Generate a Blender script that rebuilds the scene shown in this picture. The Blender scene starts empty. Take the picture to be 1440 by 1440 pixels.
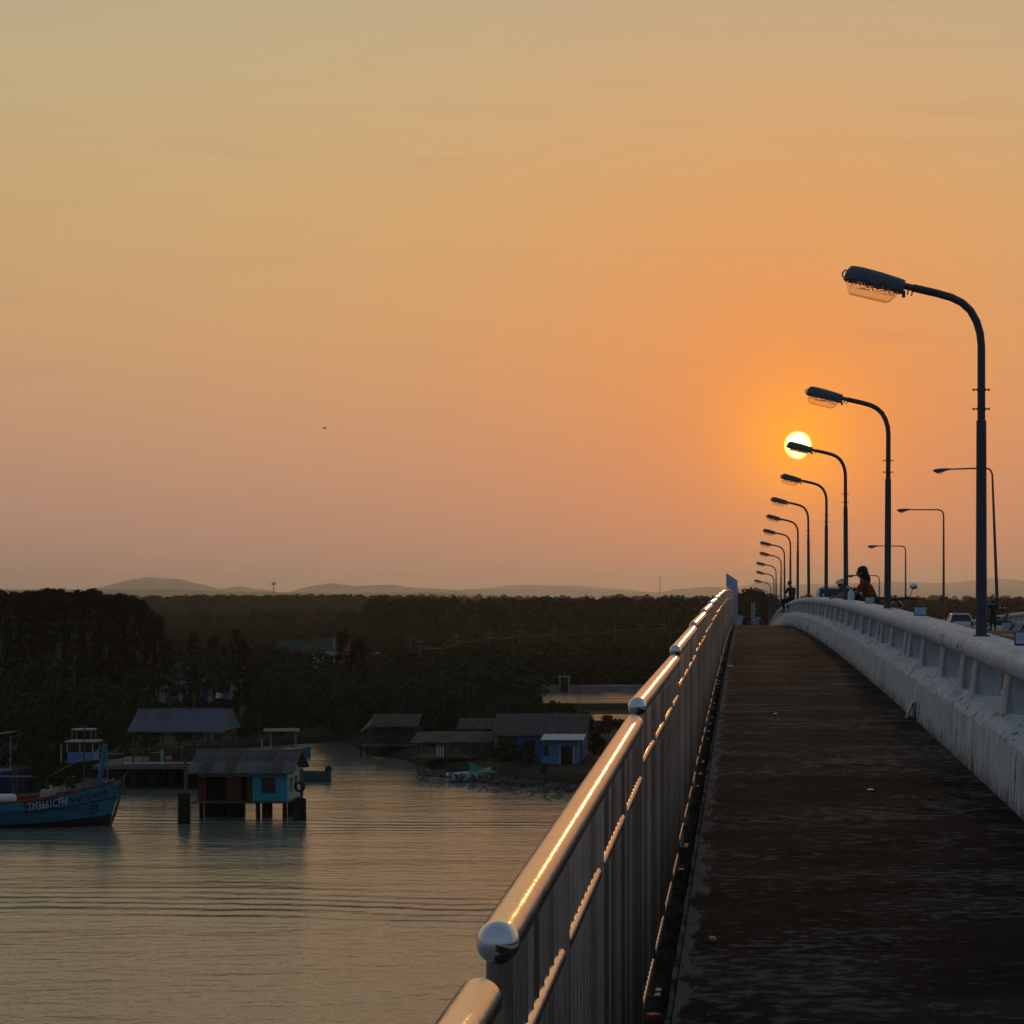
import bpy, bmesh, math, random
from mathutils import Vector, Matrix, noise
random.seed(7)
R = math.radians
C = bpy.context.scene.collection
S = bpy.context.scene

# ------------------------------------------------------------------ camera
EYE = 15.0                       # metres above the river
cd = bpy.data.cameras.new('camera'); cam = bpy.data.objects.new('camera', cd); C.objects.link(cam)
cam.location = (0, 0, EYE); cam.rotation_euler = (R(90), 0, 0)   # level, looking along the bridge
cd.lens = 72; cd.sensor_width = 36
cd.shift_x = -0.2253; cd.shift_y = 0.0833
cd.clip_start = 0.05; cd.clip_end = 60000
S.camera = cam
S.view_settings.view_transform = 'Standard'; S.view_settings.look = 'None'
S.view_settings.exposure = 0; S.view_settings.gamma = 1
S.cycles.use_denoising = True
S.cycles.max_bounces = 10; S.cycles.diffuse_bounces = 2; S.cycles.glossy_bounces = 3
S.cycles.transmission_bounces = 8; S.cycles.transparent_max_bounces = 16; S.cycles.volume_bounces = 0; S.cycles.sample_clamp_indirect = 4
try: S.render.resolution_x = 1024; S.render.resolution_y = 1024
except Exception: pass

# ------------------------------------------------------------------ sun and sky
SUN = Vector((0.02694, 1.0, 0.0743)).normalized()
sd = bpy.data.lights.new('sun', 'SUN'); so = bpy.data.objects.new('sun', sd); C.objects.link(so)
sd.energy = 0.3; sd.color = (1.0, 0.52, 0.2); sd.angle = R(0.6)
so.rotation_euler = (-SUN).to_track_quat('-Z', 'Y').to_euler(); so.location = (0, -20, 60)

W = bpy.data.worlds.new('World'); S.world = W; W.use_nodes = True
nt = W.node_tree; nt.nodes.clear()
def N(t, **k):
    n = nt.nodes.new(t)
    for a, b in k.items(): setattr(n, a, b)
    return n
def L(a, b): nt.links.new(a, b)
def mth(op, a, b=None, c=None, clamp=False):
    n = N('ShaderNodeMath', operation=op); n.use_clamp = clamp
    for i, q in enumerate((a, b, c)):
        if q is None: continue
        if isinstance(q, (int, float)): n.inputs[i].default_value = q
        else: L(q, n.inputs[i])
    return n.outputs[0]
def mixc(f, a, b, blend='MIX'):
    n = N('ShaderNodeMix', data_type='RGBA', blend_type=blend); n.clamp_factor = True
    for s, q in ((n.inputs[0], f), (n.inputs[6], a), (n.inputs[7], b)):
        if isinstance(q, (int, float)): s.default_value = q
        elif isinstance(q, tuple): s.default_value = (*q, 1)
        else: L(q, s)
    return n.outputs[2]
def ramp(fac, stops, inter='EASE'):
    n = N('ShaderNodeValToRGB'); r = n.color_ramp; r.interpolation = inter
    while len(r.elements) < len(stops): r.elements.new(0.5)
    for e, (p, c) in zip(r.elements, stops): e.position = p; e.color = (*c, 1)
    L(fac, n.inputs[0]); return n.outputs[0]
tc = N('ShaderNodeTexCoord'); gen = tc.outputs['Generated']
sep = N('ShaderNodeSeparateXYZ'); L(gen, sep.inputs[0])
elev = mth('MULTIPLY', mth('ARCSINE', sep.outputs[2]), 180 / math.pi)
vd = N('ShaderNodeVectorMath', operation='DOT_PRODUCT'); L(gen, vd.inputs[0]); vd.inputs[1].default_value = SUN
cosg = mth('MINIMUM', vd.outputs['Value'], 1.0)
gam = mth('MULTIPLY', mth('ARCCOSINE', cosg), 180 / math.pi)
u = mth('DIVIDE', mth('MAXIMUM', elev, 0.0), 90.0)
def st(*a): return [(e / 90, c) for e, c in a]
front = ramp(u, st((0, (.43, .245, .19)), (1.2, (.47, .265, .19)), (4, (.59, .325, .19)), (7, (.66, .385, .18)),
                   (10.5, (.645, .43, .195)), (14, (.585, .455, .245)), (17, (.50, .445, .29)), (28, (.40, .40, .32)),
                   (50, (.17, .20, .22)), (90, (.09, .125, .17))), 'LINEAR')
back = ramp(u, st((0, (.13, .135, .165)), (12, (.115, .16, .22)), (40, (.10, .145, .21)), (90, (.09, .125, .17))), 'LINEAR')
# how far round from the sun the direction lies
az = mth('MULTIPLY_ADD', mth('ARCTAN2', sep.outputs[0], sep.outputs[1]), 180 / math.pi, -1.54)
aza = mth('ABSOLUTE', az)
toback = N('ShaderNodeMapRange', interpolation_type='SMOOTHSTEP'); L(aza, toback.inputs[0])
toback.inputs[1].default_value = 8; toback.inputs[2].default_value = 105
sky = mixc(toback.outputs[0], front, back)
g1 = mth('EXPONENT', mth('MULTIPLY', mth('POWER', mth('DIVIDE', gam, 7.6), 1.2), -1.0))
lowg = mth('DIVIDE', elev, 5.5, None, True)
sky = mixc(mth('MULTIPLY', g1, .90), sky, mixc(lowg, (.95, .265, .085), (1.08, .315, .05)))
g2 = mth('EXPONENT', mth('MULTIPLY', mth('POWER', mth('DIVIDE', gam, 1.5), 1.4), -1.0))
sky = mixc(mth('MULTIPLY', g2, .9), sky, (1.5, .52, .010))
# thin streaks of cloud low down
mp = N('ShaderNodeMapping'); mp.inputs['Scale'].default_value = (7, 7, 95); L(gen, mp.inputs[0])
nz = N('ShaderNodeTexNoise'); nz.inputs['Scale'].default_value = 1.3; nz.inputs['Detail'].default_value = 5; L(mp.outputs[0], nz.inputs[0])
cl = N('ShaderNodeMapRange'); L(nz.outputs[0], cl.inputs[0]); cl.inputs[1].default_value = .56; cl.inputs[2].default_value = .8
sky = mixc(mth('MULTIPLY', cl.outputs[0], .16), sky, (.42, .25, .20))
disc = N('ShaderNodeMapRange', interpolation_type='SMOOTHSTEP'); L(gam, disc.inputs[0])
disc.inputs[1].default_value = .41; disc.inputs[2].default_value = .25
sky = mixc(disc.outputs[0], sky, (9.0, 6.6, 1.5))
bg = N('ShaderNodeBackground'); L(sky, bg.inputs[0]); bg.inputs[1].default_value = .95
wo = N('ShaderNodeOutputWorld'); L(bg.outputs[0], wo.inputs[0])

# ------------------------------------------------------------------ materials
MATS = {}
def mat(name, col, rough=.7, metal=0., var=.25, scale=4., bump=0., bscale=None, spec=.4, stretch=None, col2=None):
    if name in MATS: return MATS[name]
    m = bpy.data.materials.new(name); m.use_nodes = True; t = m.node_tree
    b = t.nodes['Principled BSDF']; b.inputs['Roughness'].default_value = rough; b.inputs['Metallic'].default_value = metal
    b.inputs['Specular IOR Level'].default_value = spec
    co = t.nodes.new('ShaderNodeTexCoord'); src = co.outputs['Object']
    if stretch:
        q = t.nodes.new('ShaderNodeMapping'); q.inputs['Scale'].default_value = stretch; t.links.new(src, q.inputs[0]); src = q.outputs[0]
    n = t.nodes.new('ShaderNodeTexNoise'); n.inputs['Scale'].default_value = scale; n.inputs['Detail'].default_value = 6
    n.inputs['Roughness'].default_value = .6
    t.links.new(src, n.inputs[0])
    r = t.nodes.new('ShaderNodeValToRGB'); r.color_ramp.elements[0].position = .32; r.color_ramp.elements[1].position = .68
    lo = tuple(c * (1 - var) for c in col); hi = col2 or tuple(min(1, c * (1 + var)) for c in col)
    r.color_ramp.elements[0].color = (*lo, 1); r.color_ramp.elements[1].color = (*hi, 1)
    t.links.new(n.outputs[0], r.inputs[0]); t.links.new(r.outputs[0], b.inputs['Base Color'])
    if bump:
        n2 = t.nodes.new('ShaderNodeTexNoise'); n2.inputs['Scale'].default_value = bscale or scale * 5; n2.inputs['Detail'].default_value = 5
        t.links.new(src, n2.inputs[0])
        bp = t.nodes.new('ShaderNodeBump'); bp.inputs['Strength'].default_value = bump; bp.inputs['Distance'].default_value = .02
        t.links.new(n2.outputs[0], bp.inputs['Height']); t.links.new(bp.outputs[0], b.inputs['Normal'])
    MATS[name] = m; return m

def concrete_paint():
    m = mat('white_painted_concrete', (.64, .65, .66), .85, 0, .14, 3.0, .7, 26)
    t = m.node_tree; b = t.nodes['Principled BSDF']
    base = b.inputs['Base Color'].links[0].from_socket
    co = t.nodes.new('ShaderNodeTexCoord')
    q = t.nodes.new('ShaderNodeMapping'); q.inputs['Scale'].default_value = (5, 5, .55); t.links.new(co.outputs['Object'], q.inputs[0])
    n = t.nodes.new('ShaderNodeTexNoise'); n.inputs['Scale'].default_value = 1.6; n.inputs['Detail'].default_value = 8; n.inputs['Roughness'].default_value = .7
    t.links.new(q.outputs[0], n.inputs[0])
    r = t.nodes.new('ShaderNodeMapRange'); r.inputs[1].default_value = .52; r.inputs[2].default_value = .74; t.links.new(n.outputs[0], r.inputs[0])
    x = t.nodes.new('ShaderNodeMix'); x.data_type = 'RGBA'; t.links.new(r.outputs[0], x.inputs[0])
    t.links.new(base, x.inputs[6]); x.inputs[7].default_value = (.24, .225, .20, 1)
    # flaked spots where the paint has gone
    n3 = t.nodes.new('ShaderNodeTexNoise'); n3.inputs['Scale'].default_value = 1.5; n3.inputs['Detail'].default_value = 9; n3.inputs['Roughness'].default_value = .75
    q3 = t.nodes.new('ShaderNodeMapping'); q3.inputs['Scale'].default_value = (3, 3, .9); q3.inputs['Location'].default_value = (7, 2, 4)
    t.links.new(co.outputs['Object'], q3.inputs[0]); t.links.new(q3.outputs[0], n3.inputs[0])
    r3 = t.nodes.new('ShaderNodeMapRange'); r3.inputs[1].default_value = .60; r3.inputs[2].default_value = .62; t.links.new(n3.outputs[0], r3.inputs[0])
    x3 = t.nodes.new('ShaderNodeMix'); x3.data_type = 'RGBA'; t.links.new(r3.outputs[0], x3.inputs[0])
    t.links.new(x.outputs[2], x3.inputs[6]); x3.inputs[7].default_value = (.09, .08, .075, 1)
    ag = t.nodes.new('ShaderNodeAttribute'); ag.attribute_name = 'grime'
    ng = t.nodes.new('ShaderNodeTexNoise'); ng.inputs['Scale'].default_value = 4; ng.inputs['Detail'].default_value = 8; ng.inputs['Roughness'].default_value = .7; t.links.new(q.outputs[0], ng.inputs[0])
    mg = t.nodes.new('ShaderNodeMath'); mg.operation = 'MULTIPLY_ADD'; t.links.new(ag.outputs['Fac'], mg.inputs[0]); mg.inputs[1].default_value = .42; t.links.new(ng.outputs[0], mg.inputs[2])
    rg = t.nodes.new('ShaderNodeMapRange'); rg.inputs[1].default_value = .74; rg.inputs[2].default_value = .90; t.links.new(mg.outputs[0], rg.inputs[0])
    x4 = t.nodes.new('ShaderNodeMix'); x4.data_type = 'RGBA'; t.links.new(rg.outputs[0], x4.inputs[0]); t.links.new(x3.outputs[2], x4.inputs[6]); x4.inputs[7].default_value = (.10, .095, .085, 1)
    t.links.new(x4.outputs[2], b.inputs['Base Color'])
    return m
PAINT = concrete_paint()

def walkway_mat():
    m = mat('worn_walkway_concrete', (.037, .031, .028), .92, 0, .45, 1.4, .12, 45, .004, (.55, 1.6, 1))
    t = m.node_tree; b = t.nodes['Principled BSDF']; base = b.inputs['Base Color'].links[0].from_socket
    co = t.nodes.new('ShaderNodeTexCoord')
    q = t.nodes.new('ShaderNodeMapping'); q.inputs['Scale'].default_value = (1.6, 2.4, 1); t.links.new(co.outputs['Object'], q.inputs[0])
    n = t.nodes.new('ShaderNodeTexNoise'); n.inputs['Scale'].default_value = 5.0; n.inputs['Detail'].default_value = 10; n.inputs['Roughness'].default_value = .70
    t.links.new(q.outputs[0], n.inputs[0])
    nl = t.nodes.new('ShaderNodeTexNoise'); nl.inputs['Scale'].default_value = .55; nl.inputs['Detail'].default_value = 4; t.links.new(q.outputs[0], nl.inputs[0])
    am = t.nodes.new('ShaderNodeMath'); am.operation = 'MULTIPLY_ADD'; t.links.new(nl.outputs[0], am.inputs[0]); am.inputs[1].default_value = .55; t.links.new(n.outputs[0], am.inputs[2])
    r = t.nodes.new('ShaderNodeMapRange'); r.inputs[1].default_value = .80; r.inputs[2].default_value = .90; t.links.new(am.outputs[0], r.inputs[0])
    x = t.nodes.new('ShaderNodeMix'); x.data_type = 'RGBA'; t.links.new(r.outputs[0], x.inputs[0])
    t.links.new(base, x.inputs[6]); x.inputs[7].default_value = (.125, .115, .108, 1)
    # pale scuffed strip along the railing kerb, ragged inner edge
    sx = t.nodes.new('ShaderNodeSeparateXYZ'); t.links.new(co.outputs['Object'], sx.inputs[0])
    q5 = t.nodes.new('ShaderNodeMapping'); q5.inputs['Scale'].default_value = (9, 2.6, 1); t.links.new(co.outputs['Object'], q5.inputs[0])
    n5 = t.nodes.new('ShaderNodeTexNoise'); n5.inputs['Scale'].default_value = 1.1; n5.inputs['Detail'].default_value = 9; n5.inputs['Roughness'].default_value = .72; t.links.new(q5.outputs[0], n5.inputs[0])
    a5 = t.nodes.new('ShaderNodeMath'); a5.operation = 'MULTIPLY_ADD'; t.links.new(sx.outputs[0], a5.inputs[0]); a5.inputs[1].default_value = -1.7; a5.inputs[2].default_value = -.36
    b5 = t.nodes.new('ShaderNodeMath'); b5.operation = 'ADD'; t.links.new(a5.outputs[0], b5.inputs[0]); t.links.new(n5.outputs[0], b5.inputs[1])
    r5 = t.nodes.new('ShaderNodeMapRange'); r5.inputs[1].default_value = .50; r5.inputs[2].default_value = .56; t.links.new(b5.outputs[0], r5.inputs[0])
    x5 = t.nodes.new('ShaderNodeMix'); x5.data_type = 'RGBA'; t.links.new(r5.outputs[0], x5.inputs[0]); t.links.new(x.outputs[2], x5.inputs[6]); x5.inputs[7].default_value = (.15, .145, .14, 1)
    # each slab a little different
    oi = t.nodes.new('ShaderNodeObjectInfo'); r6 = t.nodes.new('ShaderNodeMapRange'); r6.inputs[3].default_value = .75; r6.inputs[4].default_value = 1.2; t.links.new(oi.outputs['Random'], r6.inputs[0])
    v6 = t.nodes.new('ShaderNodeVectorMath'); v6.operation = 'SCALE'; t.links.new(x5.outputs[2], v6.inputs[0]); t.links.new(r6.outputs[0], v6.inputs[3])
    t.links.new(v6.outputs[0], b.inputs['Base Color'])
    return m
WALK = walkway_mat()
CONC = mat('bare_concrete', (.28, .27, .25), .9, 0, .3, 1.2, .5, 12)
KERB = mat('stained_edge_concrete', (.07, .066, .062), .9, 0, .7, 5, 1.0, 30, .0, None, (.17, .165, .16))
DIRT = mat('gutter_dirt', (.030, .027, .025), .95, 0, .6, 6, .4, 30, .0)
ASPH = mat('asphalt', (.045, .042, .041), .9, 0, .25, 2, .2, 60, .04)
LINE = mat('road_paint', (.7, .7, .68), .7, 0, .15, 3)
STEEL = mat('stainless_steel', (.60, .56, .53), .2, 1, .06, 3, .05, 40)
def steel_smear():
    t = STEEL.node_tree; b = t.nodes['Principled BSDF']
    n = t.nodes.new('ShaderNodeTexNoise'); n.inputs['Scale'].default_value = 9; n.inputs['Detail'].default_value = 8
    co = t.nodes.new('ShaderNodeTexCoord'); t.links.new(co.outputs['Object'], n.inputs[0])
    r = t.nodes.new('ShaderNodeMapRange'); r.inputs[3].default_value = .10; r.inputs[4].default_value = .24
    t.links.new(n.outputs[0], r.inputs[0]); t.links.new(r.outputs[0], b.inputs['Roughness'])
steel_smear()
STEELD = mat('dull_steel', (.58, .52, .46), .34, 1, .40, 2.2, .1, 20, .4, (7, 7, .8))
def vary(m, lo, hi):
    t = m.node_tree; b = t.nodes['Principled BSDF']; src = b.inputs['Base Color'].links[0].from_socket
    oi = t.nodes.new('ShaderNodeObjectInfo'); r = t.nodes.new('ShaderNodeMapRange'); r.inputs[3].default_value = lo; r.inputs[4].default_value = hi; t.links.new(oi.outputs['Random'], r.inputs[0])
    v = t.nodes.new('ShaderNodeVectorMath'); v.operation = 'SCALE'; t.links.new(src, v.inputs[0]); t.links.new(r.outputs[0], v.inputs[3]); t.links.new(v.outputs[0], b.inputs['Base Color'])
vary(STEELD, .30, 1.05)
CHROME = mat('polished_steel', (.74, .74, .76), .09, 1, .05, 2)
ALU = mat('polished_aluminium', (.85, .82, .78), .13, 1, .04, 4)
POLE = mat('dark_grey_pole_paint', (.075, .08, .09), .6, .0, .25, 3, .1, 20)
HOUSING = mat('lamp_housing_grey', (.10, .115, .14), .5, 0, .15, 4)
BLACK = mat('black_rubber', (.02, .02, .02), .7, 0, .3, 6)
def prism_glass():
    m = bpy.data.materials.new('prismatic_glass'); m.use_nodes = True; t = m.node_tree; t.nodes.remove(t.nodes['Principled BSDF'])
    g = t.nodes.new('ShaderNodeBsdfGlass'); g.inputs['Roughness'].default_value = .02; g.inputs['IOR'].default_value = 1.5; g.inputs['Color'].default_value = (1, .98, .94, 1)
    t.links.new(g.outputs[0], t.nodes['Material Output'].inputs[0]); return m
PRISM = prism_glass()
def thin_glass():
    m = bpy.data.materials.new('thin_lamp_glass'); m.use_nodes = True; t = m.node_tree; t.nodes.remove(t.nodes['Principled BSDF'])
    a = t.nodes.new('ShaderNodeBsdfTransparent'); a.inputs[0].default_value = (.93, .88, .82, 1)
    g = t.nodes.new('ShaderNodeBsdfGlossy'); g.inputs['Roughness'].default_value = .08
    f = t.nodes.new('ShaderNodeFresnel'); f.inputs[0].default_value = 1.4; x = t.nodes.new('ShaderNodeMixShader')
    t.links.new(f.outputs[0], x.inputs[0]); t.links.new(a.outputs[0], x.inputs[1]); t.links.new(g.outputs[0], x.inputs[2]); t.links.new(x.outputs[0], t.nodes['Material Output'].inputs[0])
    return m
BOWL = thin_glass()
CARGLASS = mat('car_glass', (.02, .022, .025), .06, 0, .05, 2, 0, None, .6)
WINGLASS = mat('dark_window', (.015, .016, .018), .15, 0, .2, 2)
WHITE = mat('white_car_paint', (.78, .78, .78), .3, 0, .04, 2)
WHITEP = mat('white_plastic', (.72, .72, .72), .5, 0, .1, 5)
PLATE = mat('white_reflector_plate', (.42, .52, .66), .45, 0, .08, 5)
REDL = mat('tail_light_red', (.35, .02, .02), .3, 0, .1, 5)
TURQ = mat('turquoise_boards', (.035, .33, .42), .75, 0, .18, 2, .3, 8, .3, (1, 1, 6))
PALET = mat('pale_turquoise_boards', (.30, .45, .42), .8, 0, .2, 2, .3, 8)
BROWN = mat('brown_boards', (.10, .035, .025), .8, 0, .4, 3, .3, 10, .3, (6, 6, 1))
WOOD = mat('weathered_wood', (.11, .10, .09), .9, 0, .4, 3, .5, 12, .2, (1, 1, 4))
DARKW = mat('tarred_pile', (.018, .016, .014), .85, 0, .4, 3, .5, 9, .2)
FIBROD = mat('dark_fibre_cement', (.075, .072, .075), .9, 0, .4, 1.2, .3, 9)
FIBRO = mat('grey_fibre_cement', (.14, .13, .132), .9, 0, .3, 1.2, .3, 9)
BLUEROOF = mat('blue_grey_roof_sheet', (.12, .135, .17), .75, 0, .2, .8, .2, 6, .25)
BLUEW = mat('blue_wall_paint', (.05, .18, .42), .8, 0, .2, 1.5, .2, 8)
BLUEL = mat('light_blue_wall_paint', (.09, .26, .46), .8, 0, .2, 1.5, .2, 8)
BOATB = mat('boat_blue_paint', (.02, .19, .27), .55, 0, .3, 1.3, .3, 7, .3, (.5, 1, 3))
BOATD = mat('boat_dark_blue', (.012, .025, .07), .6, 0, .3, 2)
BOATR = mat('boat_red_paint', (.20, .025, .02), .65, 0, .35, 2)
BOATK = mat('boat_bottom_paint', (.012, .012, .014), .7, 0, .3, 2)
ROPE = mat('pale_rope', (.32, .30, .27), .9, 0, .2, 8)
ROPEP = mat('faded_pink_net', (.42, .25, .27), .9, 0, .3, 8)
GREYW = mat('whitewashed_wall', (.66, .67, .68), .85, 0, .2, 1, .2, 6)
GREENR = mat('green_roof_sheet', (.018, .06, .045), .8, 0, .25, 1, 0, None, .1)
GREENT = mat('green_tarpaulin', (.02, .24, .15), .7, 0, .2, 3)
TEAL = mat('teal_boat_paint', (.015, .12, .11), .6, 0, .3, 2)
BARK = mat('bark', (.07, .06, .05), .95, 0, .4, 4, .6, 14, .2, (1, 1, .3))
PALEBARK = mat('pale_bark', (.16, .145, .125), .95, 0, .35, 4, .5, 14, .2, (1, 1, .3))
SOIL = mat('river_mud_and_scrub', (.028, .032, .020), .95, 0, .5, .08, .6, .9, .1)
RUBBLE = mat('bank_rubble', (.12, .11, .10), .95, 0, .4, 2, .6, 9, .1)
HILLM = mat('hill_forest', (.05, .06, .04), .95, 0, .3, .01)
SKIN = mat('brown_skin', (.26, .13, .08), .6, 0, .1, 8)
HAIR = mat('black_hair', (.012, .010, .010), .5, 0, .2, 20)
ORANGE = mat('orange_cotton', (.22, .05, .012), .85, 0, .15, 9)
NAVY = mat('dark_navy_cloth', (.012, .014, .035), .85, 0, .2, 9)
GREYC = mat('dark_grey_cloth', (.045, .042, .045), .85, 0, .2, 9)
PALEBLUE = mat('pale_blue_cloth', (.22, .27, .42), .85, 0, .15, 9)
def leafmat(name, col):
    m = mat(name, col, .8, 0, .45, .9, 0, None, .08)
    return m
FADED = mat('faded_white_paint', (.33, .34, .35), .85, 0, .25, 2, .2, 6)
LEAF = [leafmat('mangrove_leaves', (.026, .040, .016)), leafmat('broad_leaves', (.032, .048, .020)), leafmat('casuarina_needles', (.023, .031, .019)), leafmat('grey_green_leaves', (.042, .054, .032))]

def water_mat(name, deep, amp, wake=False):
    m = bpy.data.materials.new(name); m.use_nodes = True; t = m.node_tree; b = t.nodes['Principled BSDF']
    b.inputs['Base Color'].default_value = (*deep, 1); b.inputs['Roughness'].default_value = .045; b.inputs['IOR'].default_value = 1.333
    b.inputs['Specular IOR Level'].default_value = .8
    co = t.nodes.new('ShaderNodeTexCoord'); prev = None
    for sc, det, st_, ds, rot in ((5.0, 4, (1.0, 1.2, 1), .016 * amp, .3), (1.0, 4, (.8, 1.4, 1), .060 * amp, -.2), (.10, 4, (.4, 1.6, 1), .20 * amp, .10)):
        q = t.nodes.new('ShaderNodeMapping'); q.inputs['Scale'].default_value = st_; q.inputs['Rotation'].default_value = (0, 0, rot)
        t.links.new(co.outputs['Object'], q.inputs[0])
        n = t.nodes.new('ShaderNodeTexNoise'); n.inputs['Scale'].default_value = sc; n.inputs['Detail'].default_value = det; n.inputs['Roughness'].default_value = .55
        t.links.new(q.outputs[0], n.inputs[0])
        bp = t.nodes.new('ShaderNodeBump'); bp.inputs['Strength'].default_value = 1; bp.inputs['Distance'].default_value = ds
        t.links.new(n.outputs[0], bp.inputs['Height'])
        if prev: t.links.new(prev, bp.inputs['Normal'])
        prev = bp.outputs[0]
    if wake:
        q = t.nodes.new('ShaderNodeMapping'); q.inputs['Rotation'].default_value = (0, 0, R(4)); t.links.new(co.outputs['Object'], q.inputs[0])
        w = t.nodes.new('ShaderNodeTexWave'); w.bands_direction = 'Y'; w.inputs['Scale'].default_value = .16; w.inputs['Distortion'].default_value = 11; w.inputs['Detail'].default_value = 4; w.inputs['Detail Scale'].default_value = .35
        t.links.new(q.outputs[0], w.inputs[0])
        q2 = t.nodes.new('ShaderNodeMapping'); q2.inputs['Scale'].default_value = (.25, 1, 1); t.links.new(q.outputs[0], q2.inputs[0])
        n = t.nodes.new('ShaderNodeTexNoise'); n.inputs['Scale'].default_value = .07; n.inputs['Detail'].default_value = 2; t.links.new(q2.outputs[0], n.inputs[0])
        r = t.nodes.new('ShaderNodeMapRange'); r.inputs[1].default_value = .50; r.inputs[2].default_value = .64; t.links.new(n.outputs[0], r.inputs[0])
        mm = t.nodes.new('ShaderNodeMath'); mm.operation = 'MULTIPLY'; t.links.new(w.outputs[1], mm.inputs[0]); t.links.new(r.outputs[0], mm.inputs[1])
        bp = t.nodes.new('ShaderNodeBump'); bp.inputs['Strength'].default_value = 1; bp.inputs['Distance'].default_value = .045
        t.links.new(mm.outputs[0], bp.inputs['Height']); t.links.new(prev, bp.inputs['Normal']); prev = bp.outputs[0]
    t.links.new(prev, b.inputs['Normal'])
    return m
RIVER = water_mat('river_water', (.19, .225, .19), 1.0, True)
PONDW = water_mat('pond_water', (.10, .11, .085), 1.6)

# ------------------------------------------------------------------ mesh helpers
class MB:
    def __init__(s): s.v = []; s.f = []
    def add(s, vs, fs):
        k = len(s.v); s.v += [tuple(p) for p in vs]; s.f += [tuple(i + k for i in f) for f in fs]; return s
    def boxb(s, x0, x1, y0, y1, z0, z1):
        return s.add([(x0, y0, z0), (x1, y0, z0), (x1, y1, z0), (x0, y1, z0), (x0, y0, z1), (x1, y0, z1), (x1, y1, z1), (x0, y1, z1)],
                     [(0, 3, 2, 1), (4, 5, 6, 7), (0, 1, 5, 4), (1, 2, 6, 5), (2, 3, 7, 6), (3, 0, 4, 7)])
    def box(s, c, d, rot=None):
        k = len(s.v); x, y, z = (a / 2 for a in d); s.boxb(-x, x, -y, y, -z, z)
        M = rot or Matrix.Identity(3)
        for i in range(k, len(s.v)): s.v[i] = tuple(M @ Vector(s.v[i]) + Vector(c))
        return s
    def tube(s, pts, r, n=10, caps=True):
        pts = [Vector(p) for p in pts]; m = len(pts); rs = r if isinstance(r, (list, tuple)) else [r] * m
        k = len(s.v); up = None
        for i, p in enumerate(pts):
            d = (pts[min(i + 1, m - 1)] - pts[max(i - 1, 0)]).normalized()
            if up is None: up = Vector((1, 0, 0)) if abs(d.x) < .8 else Vector((0, 1, 0))
            a = (up - d * up.dot(d)).normalized(); up = a; b = d.cross(a)
            for j in range(n):
                t = 2 * math.pi * j / n; s.v.append(tuple(p + (a * math.cos(t) + b * math.sin(t)) * rs[i]))
        for i in range(m - 1):
            for j in range(n):
                j2 = (j + 1) % n; s.f.append((k + i * n + j, k + i * n + j2, k + (i + 1) * n + j2, k + (i + 1) * n + j))
        if caps: s.f.append(tuple(k + j for j in range(n))[::-1]); s.f.append(tuple(k + (m - 1) * n + j for j in range(n)))
        return s
    def cyl(s, a, b, r0, r1=None, n=10): return s.tube([a, b], [r0, r0 if r1 is None else r1], n)
    def ball(s, c, r, n=10, h0=-1., h1=1.):
        r = r if isinstance(r, (tuple, list)) else (r, r, r); k = len(s.v); m = n // 2 + 1
        for i in range(m + 1):
            t = math.asin(h0) + (math.asin(h1) - math.asin(h0)) * i / m
            for j in range(n):
                p = 2 * math.pi * j / n
                s.v.append((c[0] + r[0] * math.cos(t) * math.cos(p), c[1] + r[1] * math.cos(t) * math.sin(p), c[2] + r[2] * math.sin(t)))
        for i in range(m):
            for j in range(n):
                j2 = (j + 1) % n; s.f.append((k + i * n + j, k + i * n + j2, k + (i + 1) * n + j2, k + (i + 1) * n + j))
        return s
    def loft(s, rings, closed=True, caps=True):
        k = len(s.v); n = len(rings[0])
        for g in rings: s.v += [tuple(p) for p in g]
        for i in range(len(rings) - 1):
            for j in range(n if closed else n - 1):
                j2 = (j + 1) % n; s.f.append((k + i * n + j, k + i * n + j2, k + (i + 1) * n + j2, k + (i + 1) * n + j))
        if caps and closed:
            s.f.append(tuple(k + j for j in range(n))[::-1]); s.f.append(tuple(k + (len(rings) - 1) * n + j for j in range(n)))
        return s
    def prism(s, poly, f0, f1):      # poly of 2-D points, f0/f1 map a 2-D point to each end
        return s.loft([[f0(p) for p in poly], [f1(p) for p in poly]])
    def mesh(s, name, smooth=False, bev=0., merge=True, sharp=40):
        bm = bmesh.new(); vs = [bm.verts.new(p) for p in s.v]
        for f in s.f:
            try: bm.faces.new([vs[i] for i in f])
            except ValueError: pass
        if merge: bmesh.ops.remove_doubles(bm, verts=bm.verts, dist=1e-5)
        if bev:
            es = [e for e in bm.edges if len(e.link_faces) == 2 and e.calc_face_angle(0) > .6]
            bmesh.ops.bevel(bm, geom=es, offset=bev, segments=2, affect='EDGES', clamp_overlap=True)
        bmesh.ops.recalc_face_normals(bm, faces=bm.faces)
        me = bpy.data.meshes.new(name); bm.to_mesh(me); bm.free()
        if smooth:
            for p in me.polygons: p.use_smooth = True
            try: me.set_sharp_from_angle(angle=R(sharp))
            except Exception: pass
        return me
    def build(s, name, m, parent=None, smooth=False, bev=0., loc=None, kind=None, sharp=40):
        me = s.mesh(name, smooth, bev, True, sharp); me.materials.append(m)
        return link(name, me, parent, loc, kind)
def link(name, me, parent=None, loc=None, kind=None):
    o = bpy.data.objects.new(name, me); C.objects.link(o)
    if parent: o.parent = parent
    if loc is not None: o.location = loc
    if kind: o['kind'] = kind
    return o
def tag(o, label=None, cat=None, group=None, kind=None):
    if label: o['label'] = label
    if cat: o['category'] = cat
    if group: o['group'] = group
    if kind: o['kind'] = kind
    return o
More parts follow.
